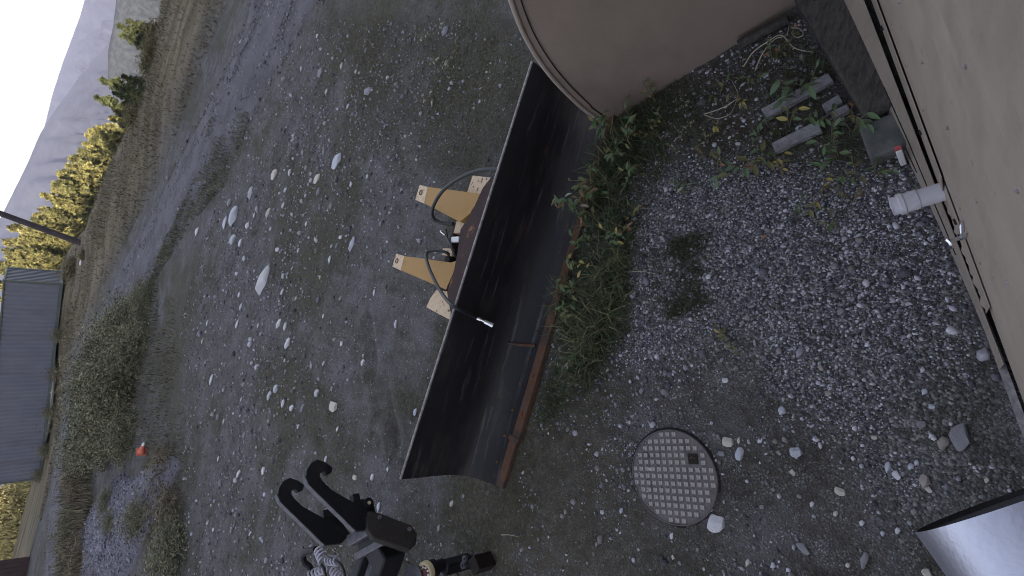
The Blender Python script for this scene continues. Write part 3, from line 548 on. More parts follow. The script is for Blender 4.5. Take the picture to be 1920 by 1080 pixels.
lathe(cen, axc, [(.003, .0005), (.003, Rc - .0025)], 48, 'end_disc', m_black, cc)  # black disc closing the tube end
lathe(cen, axc, [(.17, Rc + .0005), (.17, Rc + .008), (.19, Rc + .008), (.19, Rc + .0005)], 40, 'clamp_ring', m_black, cc)

# ------------------------------------------------------------------ manhole cover
mc = (G(1186, 906) + G(1340, 889) + G(1268, 798) + G(1266, 981)) / 4; zc_ = float(terr(mc[0], mc[1])); mc[2] = zc_
mh = empty('manhole_cover', mc); tag(mh, 'round iron manhole cover with rows of raised square studs', 'manhole cover')
RM = .300; d1 = G(1237, 917) - G(1100, 905); d1 = (G(1330, 920) - G(1195, 913)); d1[2] = 0; d1 /= np.linalg.norm(d1); d2 = np.array([-d1[1], d1[0], 0])
lathe(mc, (0, 0, 1), [(-.05, RM), (.016, RM), (.020, RM - .004), (.020, RM - .006), (.012, RM - .008), (.012, .0005)], 72, 'cover_plate', m_cover, mh)
lathe(mc, (0, 0, 1), [(-.05, RM + .003), (.004, RM + .003), (.003, RM + .013), (-.05, RM + .02)], 72, 'frame_ring', m_darkgap, mh)
sp_ = .0447; sme = None
for i in range(-6, 7):
    for j in range(-6, 7):
        if math.hypot(i, j) * sp_ > RM - .022: continue
        if i in (3, 4) and j in (3, 2): continue
        c = mc + d1 * i * sp_ + d2 * j * sp_ + [0, 0, .0145]
        if sme is None:
            o = MB().box8([mc + d1 * a * .0150 + d2 * b * .0150 + [0, 0, z] for z, k in ((-.003, 1), (.004, .85)) for a, b in ((-k, -k), (k, -k), (k, k), (-k, k))]).build('stud', m_stud, mh, .0008); sme = o.data; o.location = Vector(c - mc)
        else: o = link('stud', sme, None, mh); o.location = Vector(c - mc)
c = mc + d1 * 3.5 * sp_ + d2 * 2.5 * sp_
MB().obox(c + [0, 0, .0145], d1 * .033, d2 * .033, np.array([0, 0, .003])).build('lift_pocket', m_brownbox, mh, .002); MB().tube([c + d1 * .02 + [0, 0, .019], c - d1 * .004 + d2 * .014 + [0, 0, .02], c - d1 * .02 + [0, 0, .019]], .0035, 8).build('lift_bar', m_rust, mh)

# ------------------------------------------------------------------ snow plough blade
pl = empty('plow_blade', (0, 2.9, 0)); tag(pl, 'long black curved snow plough blade lying on the yard, rusty along its lower edge', 'plow blade')
B0, B1 = np.array([-1.70, 2.775, .01]), np.array([1.72, 2.655, .01]); T0, T1 = np.array([-1.735, 3.185, .78]), np.array([1.76, 2.965, .76])
prof = np.array([(0., 0.), (.12, .0), (.27, .035), (.43, .12), (.555, .22), (.72, .36)]); 
# profile in (share of lean, height share): fitted so the face is hollow
PR = smooth_path([(0, 0, 0), (.32, .03, 0), (.62, .095, 0), (.84, .20, 0), (.955, .34, 0), (.985, .5, 0), (.985, .68, 0), (.985, .84, 0), (1, 1, 0)], 34)
def bp(s, i, off=0.):
    b = B0 * (1 - s) + B1 * s; t = T0 * (1 - s) + T1 * s; lean = t - b; hz = lean[2]; y, z, _ = PR[i]
    p = b + np.array([lean[0], lean[1], 0]) * y + [0, 0, hz * z]
    if off:
        j0, j1 = max(i - 1, 0), min(i + 1, len(PR) - 1); ty = (PR[j1][0] - PR[j0][0]) * lean[1]; tz = (PR[j1][1] - PR[j0][1]) * hz; q = math.hypot(ty, tz) + 1e-9; p = p + np.array([0, tz / q, -ty / q]) * off
    return p
ns, npf = 60, len(PR); mb = MB(); V = []
for side in (0., .014):
    for i in range(npf):
        for k in range(ns + 1): V.append(bp(k / ns, i, side) + [0, .004 * math.sin(k * .55 + i * .2) * (.3 if side else .3), 0])
idx = lambda q, i, k: q * npf * (ns + 1) + i * (ns + 1) + k
Fs = [(idx(0, i, k), idx(0, i, k + 1), idx(0, i + 1, k + 1), idx(0, i + 1, k)) for i in range(npf - 1) for k in range(ns)] + [(idx(1, i, k), idx(1, i + 1, k), idx(1, i + 1, k + 1), idx(1, i, k + 1)) for i in range(npf - 1) for k in range(ns)]
for i in range(npf - 1):
    for k in (0, ns): Fs.append((idx(0, i, k), idx(0, i + 1, k), idx(1, i + 1, k), idx(1, i, k)))
for k in range(ns):
    for i in (0, npf - 1): Fs.append((idx(0, i, k), idx(0, i, k + 1), idx(1, i, k + 1), idx(1, i, k)))
mbd = mb.add(V, Fs).build('moldboard', m_blade, pl, 0, True)
MB().tube([bp(s, npf - 1) + [0, .006, .006] for s in np.linspace(0, 1, 20)], .010, 8).build('top_edge', m_bareedge, pl, 0, True)
def strip_piece(s0, s1, y0, y1, z0, z1, nm, mt):
    p = lambda s, y, z: B0 * (1 - s) + B1 * s + [0, y, z]
    return MB().box8([p(s0, y0, z0), p(s1, y0, z0), p(s1, y1, z0), p(s0, y1, z0), p(s0, y0, z1), p(s1, y0, z1), p(s1, y1, z1), p(s0, y1, z1)]).build(nm, mt, pl, .004)
strip_piece(.135, .60, -.06, .022, .0, .055, 'cutting_edge', m_rust); strip_piece(.604, 1.0, -.05, .02, .0, .05, 'cutting_edge', m_rust); strip_piece(0.005, .128, -.03, .05, -.005, .04, 'cutting_edge', m_rust)
strip_piece(.128, .141, -.066, .05, -.004, .062, 'edge_clamp', m_rust)
for s in (.2, .3, .42, .52): 
    c = B0 * (1 - s) + B1 * s; MB().tube([c + [0, -.02, .05], c + [0, -.02, .066]], .012, 8).build('edge_bolt', m_rust, pl)
c = bp(.36, 4); MB().tube([bp(.372, 3, -.006), bp(.362, 8, -.006), bp(.360, 12, -.008)], [.014, .012, .006], 6).build('rust_weld', m_rust, pl)
for s_ in np.linspace(.06, .96, 14):
    c = bp(s_, 4, -.004); lathe(c, (0, -.35, 1), [(-.006, .013), (.007, .013), (.010, .006), (.010, .001)], 8, 'face_bolt', m_rust, pl)
# push frame behind the blade
def pxpoly(L, z): return [G(x, y, z) for x, y in L]
def plate(L, z, th, nm, mt, par=pl, bev=.003): return MB().prism(pxpoly(L, z), (0, 0, -th)).build(nm, mt, par, bev)
ear1 = plate([(800, 350), (787, 347), (779, 374), (797, 382), (862, 416), (884, 398), (906, 366), (893, 362)], .50, .10, 'mount_ear', m_yellow)
ear2 = plate([(757, 480), (743, 476), (736, 499), (752, 507), (838, 544), (850, 515), (862, 486), (846, 492)], .50, .10, 'mount_ear', m_yellow)
plate([(802, 350.5), (786.6, 346.5), (778.5, 374.5), (795, 381.5)], .503, .106, 'ear_tip', m_cream, ear1, .002); plate([(758, 480.2), (742.5, 475.5), (735.5, 499.5), (751, 507)], .503, .106, 'ear_tip', m_cream, ear2, .002)
for (x, y, pr) in ((789, 361, ear1), (744, 489, ear2)):
    q = G(x, y, .505); lathe(q, (0, 0, 1), [(-.01, .028), (.002, .028), (.004, .018), (-.02, .017)], 16, 'pin_boss', m_rust, pr)
for (xa, ya, xb, yb, pr) in ((884, 398, 906, 366, ear1), (838, 544, 862, 486, ear2)):
    MB().tube([G(xa + (xb - xa) * t, ya + (yb - ya) * t, .505) + rng.normal(0, .002, 3) for t in np.linspace(0, 1, 14)], .009, 6).build('weld_bead', m_brown, pr)
plate([(886, 329), (930, 334), (914, 366), (893, 364), (875, 362)], .44, .15, 'push_beam', m_cream); plate([(818, 543), (838, 546), (852, 562), (842, 599), (799, 576), (806, 560)], .44, .15, 'push_beam', m_cream)
plate([(856, 414), (872, 416), (866, 437), (850, 437)], .44, .15, 'push_beam', m_cream); plate([(874, 362), (893, 366), (880, 398), (850, 440), (840, 500), (836, 545), (818, 543), (835, 480), (845, 440)], .40, .10, 'cross_member', m_brown)
plate([(905, 352), (922, 330), (934, 322), (846, 596), (838, 548), (851, 506), (858, 470), (863, 430), (884, 398)], .56, .03, 'top_channel', m_brown)
plate([(846, 444), (860, 443), (859, 453), (845, 454)], .50, .03, 'white_tag', m_white); plate([(830, 465), (848, 466), (846, 480), (828, 478)], .47, .03, 'valve_block', m_cream)
for s in (.3, .45, .6, .75):
    MB().prism([bp(s, i, .012) for i in range(4, npf, 3)] + [bp(s, npf - 1) + [0, .14, -.25], bp(s, 6) + [0, .12, .05]], (.02, 0, 0)).build('rib', m_brown, pl)
def hose(L, r, nm='hose', par=pl): return MB().tube(smooth_path([G(x, y, z) for x, y, z in L], 44), r, 10).build(nm, m_hose, par, 0, True)
hose([(936, 318, .72), (900, 319, .72), (862, 334, .70), (830, 358, .66), (812, 388, .60), (812, 408, .52), (826, 417, .45), (850, 420, .42)], .017)
h2 = hose([(846, 488, .40), (838, 474, .50), (815, 470, .56), (800, 474, .60), (801, 492, .64), (812, 520, .68), (830, 552, .74), (851, 575, .82), (880, 589, .66), (899, 598, .52)], .015)
hose([(836, 432, .44), (838, 446, .50), (845, 460, .52), (852, 476, .50), (856, 482, .44)], .014)
a_, b_ = G(888, 593, .58), G(924, 610, .45); ax = (b_ - a_) / np.linalg.norm(b_ - a_); Lh = np.linalg.norm(b_ - a_)
lathe(a_, ax, [(0, .001), (0, .018), (Lh * .35, .018), (Lh * .36, .012), (Lh * .55, .012), (Lh * .56, .022), (Lh * .85, .024), (Lh, .027), (Lh, .018), (Lh * .9, .001)], 18, 'hose_coupler', m_chrome, h2)
q0 = G(834, 440, .5); lathe(q0, (.3, .3, .6), [(0, .001), (0, .013), (.05, .013), (.055, .008), (.06, .001)], 12, 'hose_coupler', m_chrome, pl)
q0 = G(824, 468, .45); lathe(q0, (-.5, .6, .1), [(0, .001), (0, .014), (.06, .014), (.06, .001)], 12, 'hose_coupler', m_chrome, pl)

# ------------------------------------------------------------------ black hooked coupler
lat = np.array([.707, -.707, 0]); fwd = np.array([.707, .707, 0]); base = G(690, 985, .95)
lc = empty('loader_coupler', (base[0], base[1], 0)); tag(lc, 'black steel loader coupler with two upright hooks, coil springs and box beam', 'coupler')
hk2 = [(722, 972), (700, 950), (668, 925), (640, 900), (622, 885), (617, 876), (610, 879), (601, 884), (600, 890), (606, 893), (618, 889), (624, 882), (623, 875), (610, 867), (596, 861), (586, 864), (577, 875), (573, 888), (575, 900), (584, 911), (620, 945), (668, 993), (690, 1000)]
hk2 = [(574, 893), (576, 879), (584, 867), (596, 861), (612, 867), (624, 876), (622, 886), (612, 889), (606, 883), (601, 884), (600, 893), (606, 902), (622, 918), (650, 934), (662, 941), (676, 936), (692, 934), (701, 945), (704, 958), (716, 975), (700, 992), (668, 995), (640, 967), (600, 928), (580, 908)]
dxy = np.array([-53., 40.])
def arm(L, p0, th):
    f = [onplane(x, y, p0, lat) for x, y in L]; a = MB().prism(f, lat * -th).build('hook_arm', m_blackmach, lc, .004)
    edge = [f[i] for i in (24, 23, 22, 21)]; edge = [f[0], f[24], f[23], f[22], f[21]]
    up_ = np.array([0, 0, .004]); V = []; Fs = []
    for p in edge: V += [p + up_ + lat * .002, p + up_ - lat * (th + .002), p + up_ * 3 - lat * (th + .002) , p + up_ * 3 + lat * .002]
    for i in range(len(edge) - 1):
        for k in range(4): Fs.append((4 * i + k, 4 * i + (k + 1) % 4, 4 * i + 4 + (k + 1) % 4, 4 * i + 4 + k))
    MB().add(V, Fs).build('lit_edge', m_greymach, a)  # lighter strip paints the light falling on the arm's upper edge
    inner = [f[i] for i in (1, 2, 3, 4)]
    return a, f
p2 = base; a2, f2 = arm(hk2, p2, .045)
 
# second arm: the same plate moved along the cross tube
sh = -lat * .50 + fwd * .035; f1 = [p + sh for p in f2]; a1 = a2.copy(); COL.objects.link(a1); a1.location = Vector(sh)
for ch in list(a2.children): c1 = ch.copy(); COL.objects.link(c1); c1.parent = a1
for s_ in (0, 1):
    q = onplane(690, 944, p2, lat) + sh * s_ + (np.array([0, 0, .035]) + fwd * .05) * s_; lathe(q + lat * .006, lat, [(-.06, .001), (-.06, .042), (.012, .042), (.014, .016), (.004, .016), (.004, .001)], 20, 'pin_lug', m_blackmach, lc); lathe(q + lat * .012, lat, [(0, .015), (.012, .013), (.012, .001)], 14, 'pin', m_pulley, lc)
    q = onplane(668, 934, p2, lat) + sh * s_; MB().obox(q - lat * .02, fwd * .035, lat * .03, np.array([0, 0, .03])).build('stop_block', m_blackmach, lc, .004)
foot = onplane(705, 985, p2, lat)
MB().obox(foot - lat * .16 + [0, 0, -.02], fwd * .045, lat * .25, np.array([0, 0, .055])).build('cross_tube', m_greymach, lc, .008)
MB().obox(foot - lat * .16 - fwd * .13 + [0, 0, -.06], fwd * .03, lat * .25, np.array([0, 0, .05])).build('cross_tube', m_greymach, lc, .008)
MB().obox(foot - lat * .16 - fwd * .065 + [0, 0, -.09], fwd * .02, lat * .25, np.array([0, 0, .03])).build('slot_plate', m_blackmach, lc, .004)
bx = [(688, 965), (692, 958), (712, 962), (772, 985), (782, 1000), (780, 1020), (768, 1032), (700, 1008), (688, 990)]
pb = base + lat * .14; f = [onplane(x, y, pb, (lat + np.array([0, 0, .6])) / 1.166) for x, y in bx]; MB().prism(f, -lat * .12 - np.array([0, 0, .05])).build('side_box', m_brownbox, lc, .008)
# boom that carries it, running out of the picture, and its ground stand
e0 = foot - lat * .12 - fwd * .10 + [0, 0, -.14]; e1 = G(640, 1260, .62); bd_ = e1 - e0; bd_ /= np.linalg.norm(bd_); sd = np.cross(bd_, [0, 0, 1.]); sd /= np.linalg.norm(sd); ud = np.cross(sd, bd_)
for k in (-1, 1): MB().obox((e0 + e1) / 2 + sd * .12 * k, bd_ * np.linalg.norm(e1 - e0) / 2, sd * .05, ud * .11).build('boom_beam', m_blackmach, lc, .01)
MB().obox(e0 + bd_ * .06 + [0, 0, .02], bd_ * .10, sd * .21, ud * .10).build('head_plate', m_blackmach, lc, .012)
MB().obox(e0 + bd_ * .32 + [0, 0, .0], bd_ * .16, sd * .06, ud * .05).build('cylinder_rod', m_greymach, lc, .01)
MB().obox(np.array([e1[0], e1[1], e1[2] / 2]), bd_ * .08, sd * .2, np.array([0, 0, e1[2] / 2])).build('stand', m_blackmach, lc, .01)
for k in (-1, 1): q = onplane(712 + 28 * (k + 1), 970 + 11 * (k + 1), pb, (lat + np.array([0, 0, .6])) / 1.166); lathe(q + (lat + np.array([0, 0, .6])) / 1.166 * .002, lat + np.array([0, 0, .6]), [(-.01, .018), (.008, .018), (.010, .001)], 6, 'box_bolt', m_greymach, lc)
def coil(p, q, turns, R, r, nm='coil_spring'):
    p, q = np.array(p), np.array(q); ax = q - p; L = np.linalg.norm(ax); ax /= L; u = np.cross(ax, [0, 0, 1.]); u /= np.linalg.norm(u); w = np.cross(ax, u)
    return MB().tube([p + ax * L * t + R * (math.cos(t * turns * 6.283) * u + math.sin(t * turns * 6.283) * w) for t in np.linspace(0, 1, turns * 12)], r, 6).build(nm, m_spring, lc, 0, True)
zs = .80
def hline(L, r, nm, mt=m_hose): MB().tube(smooth_path([G(x, y, z) for x, y, z in L], 30), r, 8).build(nm, mt, lc, 0, True)
coil(G(596, 1028, zs), G(606, 1052, zs), 4, .04, .009); coil(G(612, 1050, zs), G(634, 1052, zs), 4, .036, .009); coil(G(580, 1078, zs - .1), G(612, 1066, zs - .1), 5, .036, .009); coil(G(622, 1068, zs - .1), G(640, 1085, zs - .1), 4, .034, .009)
hline([(592, 1030, zs), (575, 1034, zs), (568, 1042, zs - .02), (572, 1056, zs - .05), (582, 1066, zs - .1), (590, 1100, zs - .2)], .03, 'hydraulic_hose', m_blackmach); hline([(600, 1040, zs), (615, 1044, zs + .03), (640, 1060, zs), (650, 1100, zs - .1)], .012, 'hydraulic_hose')
hline([(596, 1058, zs), (606, 1064, zs), (610, 1085, zs - .1), (604, 1110, zs - .2)], .014, 'hydraulic_hose'); hline([(750, 1042, .6), (758, 1052, .62), (770, 1056, .5)], .006, 'wire', m_stem)
# separate winch pulley unit at the picture's lower border
pu = empty('pulley_block', G(800, 1095, 0)); tag(pu, 'pale yellow ringed pulley with maroon hub and grey roller at the lower border', 'pulley')
c = G(797, 1074, .50); axp = np.array([-.05, -.15, 1.0]); axp /= np.linalg.norm(axp); lathe(c, axp, [(-.02, .055), (.006, .058), (.012, .066), (.012, .080), (0, .086), (-.03, .086)], 36, 'ring', m_pulley, pu)
lathe(c, axp, [(.014, .001), (.014, .024), (.004, .030), (.0, .058)], 24, 'hub', m_redhub, pu)
apn = axp; uu = np.cross(apn, [0, 0, 1.]); uu /= np.linalg.norm(uu); w2 = np.cross(apn, uu)
for k in range(9): q = c + .044 * (math.cos(k * .698) * uu + math.sin(k * .698) * w2); lathe(q, apn, [(-.01, .0085), (.010, .0085), (.012, .001)], 10, 'bearing', m_white, pu)
lathe(c, axp, [(-.028, .001), (-.03, .076), (-.10, .076), (-.11, .05), (-.2, .05)], 28, 'housing', m_blackmach, pu)
c2 = G(775, 1080, .54); lathe(c2, axp, [(-.012, .001), (-.012, .095), (.0, .10), (.008, .09), (.008, .001)], 32, 'guard_disc', m_greymach, pu)
q = c - axp * .2; MB().obox(np.array([q[0] - .02, q[1] - .02, q[2] / 2]), np.array([.05, 0, 0]), np.array([0, .05, 0]), np.array([0, 0, q[2] / 2])).build('stand', m_blackmach, pu, .01)
br = empty('steel_bracket', G(888, 1066, .0)); tag(br, 'small black steel bracket box with eyelets beside the pulley', 'bracket')
c = G(894, 1058, .16); bf = np.array([.5, .86, 0]); bl = np.array([.86, -.5, 0]); MB().obox(c - [0, 0, .06], bf * .06, bl * .05, np.array([0, 0, .10])).build('box', m_brownbox, br, .006)
for k, (x, y) in enumerate([(871, 1048), (868, 1060)]): q = G(x, y, .17); lathe(q, (.1, .2, 1), [(0, .012), (.008, .016), (.008, .026), (0, .028), (-.02, .026)], 16, 'eyelet', m_greymach, br)
MB().obox(G(876, 1055, .12), bf * .03, bl * .05, np.array([0, 0, .05])).build('ear_plate', m_blackmach, br, .004); MB().tube(smooth_path([G(850, 1066, .1), G(858, 1078, .14), G(862, 1095, .1)], 12), .01, 8).build('cable', m_rust, br)

# ------------------------------------------------------------------ gravel pile, cone, planks, twigs
def pile():
    c = G(214, 1000); cx, cy = c[0], c[1]; d = np.array([.62, -.78]) ; d /= np.linalg.norm(d); w = np.array([-d[1], d[0]]); V = []; na, nr2 = 96, 40
    for i in range(nr2 + 1):
        t = i / nr2
        for k in range(na):
            a = 6.2832 * k / na; rr = 1 + .18 * math.sin(3 * a + 1) + .1 * math.sin(5 * a); p = np.array([cx, cy]) + d * (math.cos(a) * 4.4 * t * rr) + w * (math.sin(a) * 1.5 * t * rr)
            h = .30 * (1 - t ** 3) ** .8 if t < 1 else 0; h *= 1 + .9 * fbm(np.array([p[0] * .7]), np.array([p[1] * .7]), 3, 5)[0]
            V.append((p[0], p[1], float(terr(p[0], p[1])) + h - .03 * (t > .98)))
    Fs = [(i * na + k, i * na + (k + 1) % na, (i + 1) * na + (k + 1) % na, (i + 1) * na + k) for i in range(nr2) for k in range(na)]
    me = mesh_np('gravel_pile', np.array(V) - [cx, cy, 0], [np.array(Fs)[:, ::-1]], True); o = link('gravel_pile', me, mat('crushed_gravel', (.06, .056, .072), (.19, .18, .22), 38, .95, 1.0, 60, detail=12), None, (cx, cy, 0))
    tag(o, 'low heap of lilac grey crushed gravel among dry weeds', 'gravel pile')
pile()
q = GT(280, 840); cn = empty('orange_cone', q); tag(cn, 'small orange and white safety cone lying tipped over beside the weeds', 'cone')
lathe(q + [0, 0, .14], (.85, -.5, .1), [(-.15, .085), (-.14, .085), (.0, .06), (.13, .035)], 18, 'cone_body', m_orange, cn); lathe(q + [0, 0, .14], (.85, -.5, .1), [(.13, .036), (.22, .02), (.23, .001)], 18, 'white_tip', m_white, cn); MB().obox(q + np.array([-.13, .08, .12]), np.array([.055, .09, 0]), np.array([.008, -.005, 0]), np.array([0, 0, .11])).build('base_plate', m_orange, cn, .005)
def plank(px, th, label):
    P = [G(x, y, .05) for x, y in px]; o = MB().prism(P, (0, 0, -th)).build('plank', m_plank, None, .004); tag(o, label, 'plank', 'weathered planks by the skid'); return o
plank([(1426, 204), (1552, 136), (1562, 150), (1436, 220)], .05, 'grey weathered plank, the longer of those by the skid'); plank([(1446, 268), (1530, 226), (1541, 243), (1453, 285)], .05, 'bleached grey plank with split end among green leaves')
plank([(1540, 196), (1572, 176), (1580, 190), (1548, 211)], .05, 'short stub of grey plank beside the timber skid'); plank([(1556, 210), (1588, 194), (1594, 205), (1562, 222)], .05, 'shortest grey plank end touching the timber skid')
def log(p, q, r): o = MB().tube([G(*p, .05), G(*q, .06)], [r, r * .8], 9).build('log', m_skid, None, 0, True); tag(o, 'dark thin rod lying under the edge of the tan panel', 'log')
log((1385, 84), (1478, 36), .035)  # thin dark rod along the foot of the tan panel
def twig(L, r, label):
    z = [.03 + .05 * math.sin(math.pi * i / (len(L) - 1)) for i in range(len(L))]; o = MB().tube(smooth_path([G(x, y, zz) for (x, y), zz in zip(L, z)], 30), [r * (1 - .6 * i / 29) for i in range(30)], 6).build('twig', m_twig, None, 0, True); tag(o, label, 'twig', 'dry bent twigs on the ground')
twig([(1320, 214), (1350, 204), (1375, 190), (1384, 178), (1372, 150)], .0045, 'thin pale twig bent in a loop beside the white flowers'); twig([(1322, 216), (1345, 222), (1370, 212), (1382, 185)], .004, 'pale curved twig under the looped twig')
twig([(1394, 125), (1412, 98), (1440, 78), (1465, 66), (1490, 90), (1526, 98)], .0055, 'long pale twig arching towards the timber skid'); twig([(1416, 132), (1430, 100), (1452, 74), (1474, 66), (1480, 44)], .005, 'pale twig crossing the long arching twig'); twig([(1484, 52), (1500, 54), (1506, 64), (1496, 70), (1485, 64), (1488, 54)], .004, 'small curled twig tip next to the timber skid')
twig([(940, 1003), (955, 1003), (974, 1007)], .004, 'straight pale twig on bare dirt beyond the blade end'); twig([(1178, 510), (1205, 509), (1232, 514)], .004, 'thin whitish straw between grass and gravel')

# ------------------------------------------------------------------ stones
def stone_mesh(seed):
    bm = bmesh.new(); bmesh.ops.create_icosphere(bm, subdivisions=3, radius=1); r = np.random.default_rng(seed); pl_ = [(v_ / np.linalg.norm(v_), r.uniform(.50, .86)) for v_ in r.normal(0, 1, (13, 3))]
    for v_ in bm.verts:
        p = np.array(v_.co)
        for nrm, d in pl_:
            k = p @ nrm
            if k > d: p = p - nrm * (k - d) * .97
        v_.co = Vector(p * (1 + .05 * math.sin(p[0] * 5 + seed) * math.sin(p[1] * 4 + 2)))
    for f in bm.faces: f.smooth = True
    me = bpy.data.meshes.new('stone'); bm.to_mesh(me); bm.free(); me.set_sharp_from_angle(angle=math.radians(24)); return me
STP = {(k, i): None for k in range(5) for i in range(5)}
def stone(x, y, lx, ly, mi, label, group=None, flat=.55, name='stone'):
    g = GT(x, y); s = np.linalg.norm(pix(g + [.1, 0, 0]) - pix(g - [.1, 0, 0])) / .2
    a, b = ly / s / 2, lx / s / 2; key = (random.randrange(5), mi)
    b = max(b, a * .5)
    if STP[key] is None: me = stone_mesh(key[0] + 3); me.materials.append(m_stone[mi]); STP[key] = me
    o = link(name, STP[key]); c = min(a, b) * flat / .75; o.scale = (a, b, c); o.location = Vector((g[0], g[1], g[2] + c * .2)); 
    t = pix(g + [0, .05, 0]) - pix(g); tilt = random.uniform(-.25, .25); o.rotation_euler = (random.uniform(-.08, .08), random.uniform(-.08, .08), tilt)
    return tag(o, label, 'stone', group)
BIG = [(495, 525, 24, 64, 0, 'longest pale stone in the yard, standing out beyond the blade'), (634, 302, 20, 44, 1, 'large bluish white stone lying diagonally up from the mount ears'),
 (660, 458, 12, 32, 1, 'flat bluish stone in the yard level with the hoses'), (628, 762, 22, 28, 2, 'rounded cream stone near the wheel rut'), (1345, 980, 30, 48, 0, 'pale angular stone beside the manhole cover, its larger neighbour'),
 (1801, 820, 34, 58, 3, 'largest grey boulder by the tan wall'), (1768, 831, 24, 28, 4, 'brown lumpy stone touching the largest boulder'), (1732, 903, 22, 28, 4, 'brownish grey stone in gravel near the silver tube'), (1742, 917, 14, 14, 2, 'small cream stone touching the brownish grey stone'),
 (1493, 847, 22, 26, 1, 'round bluish cobble on bare dirt'), (1366, 828, 22, 26, 2, 'cream cobble with dark side at the edge of the manhole cover'), (1388, 852, 18, 28, 1, 'jagged bluish stone next to the cream cobble'), (1355, 850, 14, 14, 3, 'dark grey pebble between cobble and manhole rim'),
 (1508, 1028, 28, 18, 3, 'wide flat grey stone on the dirt'), (1621, 1050, 16, 34, 3, 'long dark grey stone near the lower border'), (1740, 1076, 20, 22, 2, 'pale round stone half under the silver tube'), (1576, 921, 20, 20, 2, 'pinkish triangular stone on bare dirt'), (1682, 891, 16, 18, 0, 'white cube shaped stone by the gravel edge'), (1664, 876, 12, 22, 1, 'pointed bluish stone beside the white cube shaped stone'),
 (441, 408, 14, 46, 1, 'tall bluish stone in the cluster near the track'), (424, 418, 14, 30, 1, 'bluish stone leaning by the tall one near the track'), (470, 362, 14, 28, 1, 'bluish stone above the cluster near the track'), (516, 327, 12, 30, 2, 'slanting cream stone beyond the cluster'), (371, 435, 14, 18, 0, 'white stone in the grass closest to the track'),
 (519, 730, 14, 18, 1, 'teardrop shaped bluish stone in the yard'), (507, 742, 9, 22, 1, 'oval stone beside the teardrop shaped one'), (596, 335, 12, 28, 2, 'curved cream stone below the large bluish white stone'), (541, 645, 8, 26, 0, 'narrow white stone in the middle of the yard'), (398, 712, 10, 24, 0, 'slanting white oval stone close to the weeds'), (1466, 771, 18, 18, 1, 'square bluish stone midway between gravel and manhole'), (1728, 795, 14, 20, 3, 'oval grey stone up from the largest boulder'), (153, 493, 7, 15, 0, 'pale boulder on the grass near the container end')]
for b in BIG: stone(*b)
SM = '432,381,12,18 439,450,16,22 452,456,12,18 466,424,12,14 504,400,10,22 544,324,8,14 608,285,8,16 602,136,10,26 641,124,8,16 597,360,6,20 621,386,10,14 632,461,6,12 620,487,10,16 640,445,10,10 536,356,8,14 532,386,8,14 478,404,8,10 458,485,10,12 445,513,10,10 532,518,8,12 540,517,8,14 508,429,7,10 612,172,8,12 653,200,6,12 668,135,6,10 449,552,6,14 452,575,7,16 530,548,6,14 390,606,8,14 446,608,6,20 485,610,6,12 524,608,8,22 536,613,6,18 470,646,12,12 386,681,8,18 423,684,7,10 482,689,10,12 400,742,6,12 532,757,9,18 549,765,12,14 569,765,7,18 534,675,6,10 608,682,6,12 596,737,14,16 623,729,8,12 682,680,10,14 641,644,5,14 744,608,7,18 607,593,6,10 703,549,5,16 453,749,5,10 458,815,10,18 449,888,8,18 495,882,10,20 497,927,8,12 500,1050,10,18 525,972,8,16 634,805,6,12 612,862,8,16 700,895,10,14 667,895,12,14 712,950,7,20 780,772,6,18 728,880,6,10 575,420,7,12 560,470,7,11 420,790,6,12 555,560,6,12 640,560,7,11 690,330,7,10 715,420,8,11 600,520,6,10 380,640,6,11 360,800,5,11 410,860,6,12 390,980,6,11 560,800,7,11 590,1000,7,10 470,1000,6,12 650,1000,7,10'
SR = '824,990,10,14 848,945,9,14 870,930,7,10 1083,718,14,18 1204,733,12,14 1362,713,12,14 1354,675,10,12 1448,635,10,10 1577,585,16,16 1553,737,12,12 1462,849,10,10 1487,886,11,13 1427,825,6,16 1386,826,6,14 1568,963,9,12 1523,945,10,12 1707,875,12,14 1718,868,10,12 1716,945,10,10 1714,959,13,14 1617,980,12,12 1683,995,12,14 1733,735,12,14 1748,762,10,12 1260,1005,8,14 1166,958,8,12 1450,1060,10,12 1402,1055,9,16 1262,1045,8,10 1275,1056,8,8 1130,960,9,11 1060,960,9,10 1540,690,12,12 1675,690,11,13 1600,700,10,11 1500,930,9,10 1430,950,9,11 1655,1000,10,11 1590,1060,9,10 1120,1020,8,10 1000,950,9,10 1335,955,10,9 1530,820,9,10 1640,820,10,11 1850,900,11,12 1600,860,9,10 1310,1030,8,9 1190,1050,9,9'
ALIAS = {0: 'the longest pale stone', 1: 'the large diagonal bluish stone', 2: 'the flat bluish stone level with the hoses', 3: 'the rounded cream stone by the rut', 19: 'the tall bluish stone near the track', 22: 'the slanting cream stone', 24: 'the teardrop shaped stone', 27: 'the narrow white stone', 28: 'the slanting white oval stone',
         4: 'the pale angular stone by the manhole', 5: 'the largest boulder', 7: 'the brownish grey stone near the tube', 9: 'the round bluish cobble', 13: 'the wide flat grey stone', 14: 'the long dark grey stone', 16: 'the pinkish triangular stone', 17: 'the white cube shaped stone', 29: 'the square bluish stone'}
ORD = ['next to', 'second out from', 'third out from', 'fourth out from', 'fifth out from', 'sixth out from', 'seventh out from', 'eighth out from', 'ninth out from', 'tenth out from', 'eleventh out from', 'twelfth out from', 'thirteenth out from', 'fourteenth out from', 'fifteenth out from', 'sixteenth out from', 'seventeenth out from', 'eighteenth out from', 'nineteenth out from', 'twentieth out from']
COLN = ['white', 'bluish', 'cream', 'grey', 'tan']
